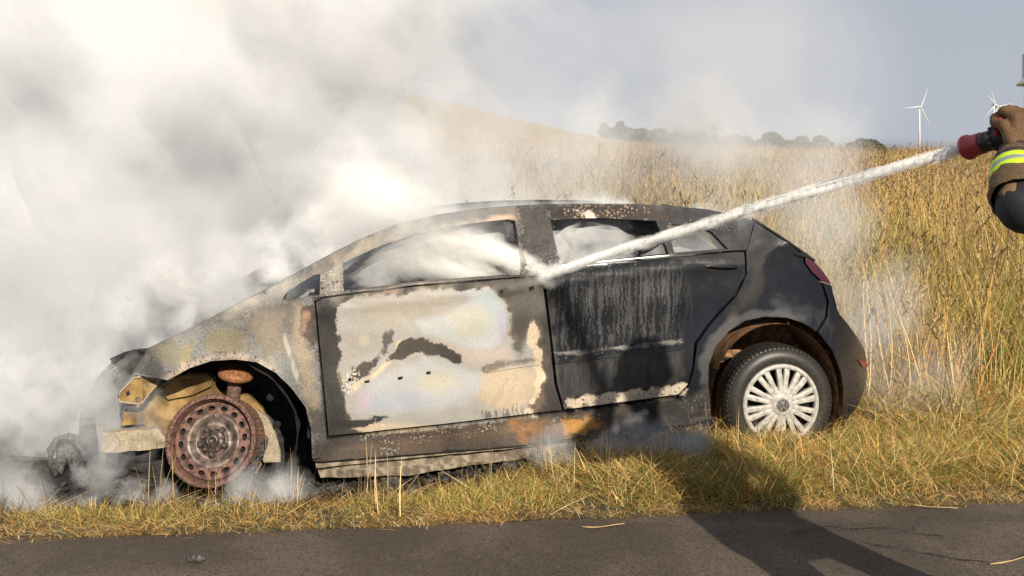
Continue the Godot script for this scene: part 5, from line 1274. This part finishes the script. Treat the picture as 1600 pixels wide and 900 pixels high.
# Soft wisps: curved sheets of drifting smoke or spray, thick in the middle and torn at the edges.
func wisps(list: Array, r: RandomNumberGenerator) -> ArrayMesh:
	var st := SurfaceTool.new(); st.begin(Mesh.PRIMITIVE_TRIANGLES)
	for w in list:
		var c: Vector3 = w[0]; var s: Vector2 = w[1]; var col: Color = w[2]
		var face := (Vector3(r.randfn() * 0.45, r.randfn() * 0.35, 1.0)).normalized()
		if w.size() > 3: face = w[3]
		var turn := r.randf() * TAU
		if w.size() > 4: turn = w[4]
		var b := basis_along(face)
		var u := b.x * cos(turn) + b.y * sin(turn); var v := -b.x * sin(turn) + b.y * cos(turn)
		var cellx := (r.randi() % 2) * 0.5; var celly := (r.randi() % 2) * 0.5
		var flip := -1.0 if r.randf() < 0.5 else 1.0
		var n := 9
		var light := Vector3(0.3, 0.55, 0.8)
		for i in n:
			for j in n:
				for q in [[0, 0], [0, 1], [1, 1], [0, 0], [1, 1], [1, 0]]:
					# rings by spokes: a disc, torn edges come from its texture
					var ra := sqrt(float(i + q[0]) / n); var an := TAU * float(j + q[1]) / n
					var x := ra * cos(an); var y := ra * sin(an)
					var bulge := (1.0 - 0.5 * (x * x + y * y)) * 0.3 * minf(s.x, s.y) + 0.12 * minf(s.x, s.y) * wob.get_noise_3d(x * 1.3 + c.x * 3.0, y * 1.3, c.y * 3.0)
					var p := c + u * x * s.x + v * y * s.y + b.z * bulge
					st.set_normal((light + (u * x + v * y) * 0.55 + b.z * 0.2).normalized())
					st.set_color(col)
					st.set_uv(Vector2(cellx + 0.25 + x * flip * 0.228, celly + 0.25 + y * 0.228))
					st.add_vertex(p)
	return st.commit()

func wisp_texture(sd: int, hard: float) -> ImageTexture:
	var im := Image.create(256, 256, false, Image.FORMAT_RGBA8)
	for q in 4:
		var nz := noise_image(128, 128, sd + q, 0.018, 5, 30.0)
		var ox := (q % 2) * 128; var oy := (q / 2) * 128
		for y in 128:
			for x in 128:
				var p := Vector2(x - 63.5, y - 63.5) / 64.0
				var g := nz.get_pixel(x, y).r
				var rr := p.length() + (g - 0.5) * 0.5
				var a := 1.0 - smoothstep(0.12, 0.92, rr)
				a *= 1.0 - smoothstep(0.75, 0.97, p.length())
				a *= lerpf(1.0, clampf(g * 1.9 - 0.25, 0.0, 1.0), hard)
				im.set_pixel(ox + x, oy + y, Color(1, 1, 1, a))
	return ImageTexture.create_from_image(im)

func make_water() -> void:
	var r := RandomNumberGenerator.new(); r.seed = 5
	var tip := Vector3(1.324, 1.633, -2.9); var hit := Vector3(0.197, 0.987, -5.098)
	var jet := base("water_jet", tip)
	tag(jet, "white jet of water shooting from the nozzle onto the car's window sill", "water jet")
	var water := mat("white_water", Color(0.9, 0.9, 0.89, 0.85), 0.5, 0.0); water.transparency = BaseMaterial3D.TRANSPARENCY_ALPHA; water.backlight_enabled = true; water.backlight = Color(0.8, 0.8, 0.8)
	var dir := (hit - tip).normalized()
	var sx := dir.cross(Vector3.UP).normalized(); var sy := sx.cross(dir)
	# torn water: short flaring sheaths one inside the other, like feathers along the stream
	var stream_m := mat("stream_water", Color(0.93, 0.93, 0.93, 0.36), 0.7); stream_m.transparency = BaseMaterial3D.TRANSPARENCY_ALPHA
	var core := SurfaceTool.new(); core.begin(Mesh.PRIMITIVE_TRIANGLES); core.set_smooth_group(-1)
	for i in 520:
		var u := i / 520.0; var u1 := u + r.randf_range(0.006, 0.012)
		var a := tip.lerp(hit, u) + Vector3(0, 0.05 * u * (1.0 - u), 0) - tip; var b := tip.lerp(hit, u1) + Vector3(0, 0.05 * u1 * (1.0 - u1), 0) - tip
		var off := (sx * r.randfn() + sy * r.randfn()) * 0.0014
		var r1 := r.randf_range(0.011, 0.0132) + 0.002 * u
		for k in 9:
			var t0 := TAU * k / 9.0; var t1 := TAU * (k + 1) / 9.0
			var d0 := sx * cos(t0) + sy * sin(t0); var d1 := sx * cos(t1) + sy * sin(t1)
			quad(core, a + off + d0 * 0.005, b + off + d0 * r1, b + off + d1 * r1, a + off + d1 * 0.005)
	part("stream", finish(core), stream_m, jet)
	var thin := mat("loose_water", Color(0.92, 0.92, 0.91, 0.45), 0.5); thin.transparency = BaseMaterial3D.TRANSPARENCY_ALPHA; thin.backlight_enabled = true; thin.backlight = Color(0.8, 0.8, 0.8)
	var st := SurfaceTool.new(); st.begin(Mesh.PRIMITIVE_TRIANGLES)
	for k in 200:
		var u0 := r.randf() * 0.93; var l := r.randf_range(0.04, 0.2); var off := (sx * r.randfn() + sy * r.randfn()) * lerpf(0.007, 0.0095, u0)
		var q := PackedVector3Array(); var rr := []
		for i in 6:
			var u := minf(u0 + l * i / 5.0, 1.0)
			q.append(tip.lerp(hit, u) + Vector3(0, 0.05 * u * (1.0 - u), 0) + off * (1.0 + 0.3 * wob.get_noise_2d(u * 30.0, k)) - tip); rr.append(r.randf_range(0.0018, 0.0042) * sin(PI * (0.12 + 0.76 * i / 5.0)))
		st.append_from(tube(q, rr, 4), 0, Transform3D())
	var strands := part("strands", st.commit(), thin, jet); strands.set_meta("kind", "stuff")
	# drops thrown off the stream and back from the car
	var drop := SphereMesh.new(); drop.radius = 1.0; drop.height = 2.0; drop.radial_segments = 6; drop.rings = 3
	var spots := []
	for k in 6000:
		var u := r.randf()
		var p := tip.lerp(hit, u) + Vector3(0, 0.05 * u * (1.0 - u), 0) + (sx * r.randfn() + sy * r.randfn()) * lerpf(0.0075, 0.0085, u)
		spots.append([p, r.randf_range(0.0007, 0.0021)])
	for k in 1500:
		var u := r.randf()
		var p := tip.lerp(hit, u) + (sx * r.randfn() + sy * r.randfn()) * lerpf(0.012, 0.026, u) - Vector3(0, absf(r.randfn()) * 0.02 * u, 0)
		spots.append([p, r.randf_range(0.0008, 0.002)])
	for k in 2600:
		var a := r.randfn() * 0.45; var l := absf(r.randfn()) * 0.42
		var d := Vector3(-0.9, 0.32 + a * 0.6, -0.25 + r.randfn() * 0.28).normalized()
		spots.append([hit + d * l + Vector3(0, -0.15 * l * l, 0), r.randf_range(0.0006, 0.0013)])
	for k in 500:
		var d := Vector3(r.randfn(), absf(r.randfn()), absf(r.randfn()) * 0.7).normalized()
		spots.append([hit + d * absf(r.randfn()) * 0.13, r.randf_range(0.0007, 0.0018)])
	var mm := MultiMesh.new(); mm.transform_format = MultiMesh.TRANSFORM_3D; mm.mesh = drop; mm.instance_count = spots.size()
	for i in spots.size(): mm.set_instance_transform(i, Transform3D(Basis().scaled(Vector3.ONE * spots[i][1]), spots[i][0] - tip))
	var drops := MultiMeshInstance3D.new(); drops.name = "drops"; drops.multimesh = mm; var beads := mat("water_beads", lin(0.72, 0.72, 0.71), 0.6); drops.material_override = beads; jet.add_child(drops, true); drops.set_meta("kind", "stuff")
	# the fan of spray thrown through the front window
	var sm := mat("spray", Color(0.9, 0.9, 0.89), 0.9, 0.0, true); sm.transparency = BaseMaterial3D.TRANSPARENCY_ALPHA; sm.albedo_texture = wisp_texture(60, 0.5); sm.backlight_enabled = true; sm.backlight = Color(0.3, 0.3, 0.3); sm.metallic_specular = 0.0
	var list := []
	for k in 60:
		# mist hugging the stream
		var u := (k + 0.5) / 60.0
		list.append([tip.lerp(hit, u) + Vector3(0, 0.05 * u * (1.0 - u), 0) - tip + (sx * r.randfn() + sy * r.randfn()) * 0.004, Vector2(0.1, lerpf(0.022, 0.032, u)), Color(1, 1, 1, 0.6), Vector3(0.15 + r.randfn() * 0.1, 0.25, 1).normalized(), 0.3])
	for k in 34:
		var u := k / 33.0
		var d := Vector3(-0.93, 0.3 + r.randfn() * 0.12, -0.22 + r.randfn() * 0.12).normalized()
		var l := 0.05 + 1.05 * u
		list.append([hit + d * l - tip, Vector2(0.1 + 0.27 * l, 0.035 + 0.15 * l), Color(1, 1, 1, lerpf(0.85, 0.3, sqrt(u))), Vector3(r.randfn() * 0.2, r.randfn() * 0.2 + 0.2, 1).normalized(), PI - 0.3 + r.randfn() * 0.1])
	for k in 8: list.append([hit + Vector3(r.randfn() * 0.04 - 0.02, r.randfn() * 0.015 + 0.005, 0.02) - tip, Vector2(0.09, 0.045), Color(1, 1, 1, 0.4)])
	var sp := part("spray_fan", wisps(list, r), sm, jet); sp.set_meta("kind", "stuff")

# ---------------------------------------------------------------- smoke
func bank(out: Array, r: RandomNumberGenerator, n: int, lo: Vector3, hi: Vector3, s0: float, s1: float, alpha: float, tone := 1.0, fade := Vector3.ZERO) -> void:
	for k in n:
		var q := Vector3(r.randf(), r.randf(), r.randf())
		var s := r.randf_range(s0, s1)
		var a := alpha * r.randf_range(0.6, 1.25)
		a *= 1.0 - fade.x * q.x
		var c := tone * r.randf_range(0.96, 1.04)
		out.append([lo + (hi - lo) * q, Vector2(s * r.randf_range(1.0, 1.35), s), Color(c, c, c, clampf(a, 0.02, 0.95))])

func make_smoke() -> void:
	var r := RandomNumberGenerator.new(); r.seed = 8
	var body := mat("thick_smoke", lin(0.485, 0.5, 0.52), 1.0); body.metallic_specular = 0.0
	var core := []
	for q in [[Vector3(-6.9, 2.0, -12.0), Vector3(-6.7, 7.0, -12.0), 5.0], [Vector3(-7.0, -0.2, -8.4), Vector3(-4.2, -0.1, -7.9), 1.7]]:
		core.append([q[0], q[1], q[2], q[2], Color.WHITE])
	var smoke := base("smoke", Vector3.ZERO)
	tag(smoke, "thick pale smoke rolling off the burning front of the car over the left half", "smoke", "", "stuff")
	var cm := nets(core, 0.22, 2.6)
	var arr := cm.surface_get_arrays(0); var vv: PackedVector3Array = arr[Mesh.ARRAY_VERTEX]; var nn: PackedVector3Array = arr[Mesh.ARRAY_NORMAL]
	for i in vv.size(): vv[i] += nn[i] * (0.25 * wob.get_noise_3dv(vv[i] * 0.12))
	arr[Mesh.ARRAY_VERTEX] = vv
	var soft := ArrayMesh.new(); soft.add_surface_from_arrays(Mesh.PRIMITIVE_TRIANGLES, arr)
	part("thick_core", soft, body, smoke).set_meta("kind", "stuff")
	var wm := mat("smoke_wisp", lin(0.5, 0.515, 0.54), 1.0, 0.0, true); wm.transparency = BaseMaterial3D.TRANSPARENCY_ALPHA; wm.albedo_texture = wisp_texture(40, 0.22); wm.backlight_enabled = true; wm.backlight = Color(0.3, 0.3, 0.3); wm.metallic_specular = 0.0
	var l := []
	# round the core and thinning to the right
	bank(l, r, 36, Vector3(-5.2, 0.0, -6.5), Vector3(-1.7, 2.8, -5.9), 0.45, 0.8, 0.3)
	bank(l, r, 15, Vector3(-2.6, 1.0, -7.6), Vector3(-1.0, 3.0, -6.8), 0.5, 0.8, 0.36)
	bank(l, r, 13, Vector3(-2.1, 1.0, -8.9), Vector3(-0.8, 3.1, -7.9), 0.5, 0.8, 0.75)
	bank(l, r, 12, Vector3(-1.2, 1.0, -9.2), Vector3(0.05, 3.3, -7.8), 0.55, 0.9, 0.6, 0.97, Vector3(0.5, 0, 0))
	bank(l, r, 9, Vector3(-0.9, 1.15, -8.0), Vector3(0.6, 1.7, -7.0), 0.35, 0.55, 0.4, 1.0, Vector3(0.5, 0, 0))
	bank(l, r, 9, Vector3(0.8, 1.5, -11.0), Vector3(3.1, 1.95, -9.6), 0.5, 0.8, 0.55, 0.95, Vector3(0.35, 0, 0))
	bank(l, r, 8, Vector3(-0.2, 1.1, -10.5), Vector3(2.6, 2.0, -8.4), 0.7, 1.1, 0.2, 0.95, Vector3(0.4, 0, 0))
	bank(l, r, 7, Vector3(0.2, 2.3, -10.5), Vector3(3.0, 3.3, -9.0), 0.8, 1.3, 0.17, 0.9, Vector3(0.4, 0, 0))
	bank(l, r, 12, Vector3(-8.0, 0.0, -6.6), Vector3(-5.2, 2.8, -6.0), 0.5, 0.9, 0.3)
	bank(l, r, 10, Vector3(-6.6, -0.1, -6.4), Vector3(-3.9, 0.5, -5.7), 0.3, 0.5, 0.6)
	part("drifting_wisps", wisps(l, r), wm, smoke).set_meta("kind", "stuff")
	l = []
	bank(l, r, 10, Vector3(-2.3, 0.8, -6.4), Vector3(-0.9, 1.4, -5.8), 0.25, 0.4, 0.55, 0.8)
	bank(l, r, 15, Vector3(-2.35, 0.2, -5.3), Vector3(-1.85, 0.7, -5.05), 0.12, 0.22, 0.3, 0.97)
	bank(l, r, 34, Vector3(-1.08, 0.98, -5.75), Vector3(0.65, 1.25, -5.38), 0.14, 0.24, 0.72)
	bank(l, r, 11, Vector3(-1.9, 0.78, -5.9), Vector3(-1.0, 1.08, -5.3), 0.16, 0.26, 0.65)
	bank(l, r, 12, Vector3(-0.9, 1.15, -5.2), Vector3(-0.2, 1.4, -5.1), 0.12, 0.25, 0.22)
	bank(l, r, 22, Vector3(-3.8, 0.0, -6.4), Vector3(-2.1, 0.7, -5.5), 0.25, 0.42, 0.6)
	bank(l, r, 14, Vector3(-3.1, -0.05, -5.8), Vector3(-2.1, 0.38, -5.3), 0.2, 0.34, 0.62)
	bank(l, r, 5, Vector3(-1.25, 0.95, -5.35), Vector3(-0.92, 1.08, -5.1), 0.09, 0.14, 0.85)
	bank(l, r, 15, Vector3(-2.0, 0.72, -5.5), Vector3(-1.0, 1.08, -5.12), 0.11, 0.19, 0.6, 0.86)
	bank(l, r, 9, Vector3(-0.95, 0.99, -5.55), Vector3(-0.1, 1.2, -5.32), 0.12, 0.2, 0.85)
	bank(l, r, 9, Vector3(-1.3, 1.12, -6.2), Vector3(-0.2, 1.4, -5.6), 0.15, 0.24, 0.36, 0.78)
	bank(l, r, 7, Vector3(0.05, 1.1, -5.6), Vector3(0.6, 1.27, -5.36), 0.12, 0.19, 0.8)
	bank(l, r, 9, Vector3(0.45, 1.02, -5.85), Vector3(1.1, 1.28, -5.5), 0.13, 0.22, 0.7)
	part("bonnet_wisps", wisps(l, r), wm, smoke).set_meta("kind", "stuff")
	var low := base("smoke", Vector3.ZERO)
	tag(low, "low smoke curling along the ground round the bare front wheel", "smoke", "", "stuff")
	l = []
	bank(l, r, 34, Vector3(-2.4, -0.08, -4.85), Vector3(-1.0, 0.1, -4.5), 0.06, 0.14, 0.28, 0.95)
	bank(l, r, 11, Vector3(-3.0, -0.05, -5.1), Vector3(-2.0, 0.25, -4.6), 0.12, 0.25, 0.32)
	part("ground_wisps", wisps(l, r), wm, low).set_meta("kind", "stuff")
	var side := base("smoke", Vector3.ZERO)
	tag(side, "thin smoke leaking from under the sill and round the rear bumper and roof", "smoke", "", "stuff")
	l = []
	bank(l, r, 24, Vector3(0.15, 0.04, -5.14), Vector3(1.02, 0.2, -5.0), 0.08, 0.16, 0.36, 0.75)
	bank(l, r, 13, Vector3(1.95, 0.05, -6.6), Vector3(2.8, 0.8, -5.7), 0.22, 0.42, 0.15, 0.9)
	bank(l, r, 9, Vector3(0.95, 1.0, -5.5), Vector3(1.3, 1.35, -5.3), 0.1, 0.18, 0.24, 0.85)
	bank(l, r, 6, Vector3(-0.1, 1.2, -5.3), Vector3(0.12, 1.38, -5.25), 0.08, 0.14, 0.2, 0.8)
	bank(l, r, 8, Vector3(1.4, 0.9, -6.6), Vector3(2.2, 1.5, -6.0), 0.3, 0.5, 0.16, 0.9)
	part("side_wisps", wisps(l, r), wm, side).set_meta("kind", "stuff")

# ---------------------------------------------------------------- small things
func make_small_things() -> void:
	var clod := part("debris_lump", nets([[Vector3(-0.02, 0.012, 0), Vector3(0.015, 0.014, 0.005), 0.013, 0.015, Color.WHITE], [Vector3(0.02, 0.01, 0.004), Vector3(0.034, 0.01, 0), 0.009, 0.007, Color.WHITE], [Vector3(-0.03, 0.008, -0.006), Vector3(-0.02, 0.01, 0.004), 0.008, 0.009, Color.WHITE]], 0.003, 0.006), mats["charred_plastic"])
	clod.position = Vector3(-1.243, 0.008, -3.925)
	tag(clod, "small charred lump of debris on the lane, bottom left", "debris")
	var straw_m := mat("straw", lin(0.42, 0.3, 0.13), 0.8)
	for q in [[Vector3(0.39, 0.016, -4.27), 0.09, 0.1, "pale straw stalk lying at the lane's edge below the sill"], [Vector3(1.98, 0.018, -3.93), 0.13, 0.45, "orange straw stalk lying on the lane at the right edge"], [Vector3(1.9, 0.016, -4.5), 0.1, -0.4, "straw stalk at the grass edge on the right"]]:
		var p := PackedVector3Array()
		for i in 6:
			var u := i / 5.0 - 0.5
			p.append(Vector3(u * 2.0 * q[1], 0.008 * sin(u * 4.0) + 0.004, 0.02 * sin(u * 3.0 + 1.0)))
		var s := part("straw_stalk", tube(p, [0.0028, 0.0035, 0.0022], 6), straw_m)
		s.position = q[0]; s.rotation.y = q[2]
		tag(s, q[3], "straw", "straw stalks on the lane")
	# charred scraps and ash under the burnt front
	var r := RandomNumberGenerator.new(); r.seed = 44
	var scraps := base("ash_debris", Vector3.ZERO)
	tag(scraps, "black charred scraps and ash strewn on the ground under the car's front", "ash", "", "stuff")
	for v in 3:
		var b := []
		for k in 4:
			var a := Vector3(r.randfn() * 0.02, absf(r.randfn()) * 0.006, r.randfn() * 0.014)
			b.append([a, a + Vector3(r.randfn() * 0.02, absf(r.randfn()) * 0.006, r.randfn() * 0.01), r.randf_range(0.004, 0.011), r.randf_range(0.003, 0.008), Color.WHITE])
		var mm := MultiMesh.new(); mm.transform_format = MultiMesh.TRANSFORM_3D; mm.mesh = nets(b, 0.005, 0.006); mm.instance_count = 170
		for i in 170:
			var x := -1.35 + r.randfn() * 0.75 if i < 120 else 0.2 + r.randfn() * 0.6
			var e := 0.42 + absf(r.randfn()) * 0.38
			if x > -0.4: e += 0.28
			var z := -(road_edge(x) + e)
			var sc := r.randf_range(0.4, 1.9)
			mm.set_instance_transform(i, Transform3D(Basis.from_euler(Vector3(r.randfn() * 0.3, r.randf() * TAU, r.randfn() * 0.3)).scaled(Vector3.ONE * sc), Vector3(x, ground_at(x, z) + 0.006, z)))
		var mi := MultiMeshInstance3D.new(); mi.name = "scrap"; mi.multimesh = mm; mi.material_override = mats["soot"] if v < 2 else mats["charred_plastic"]
		scraps.add_child(mi, true); mi.set_meta("kind", "stuff")
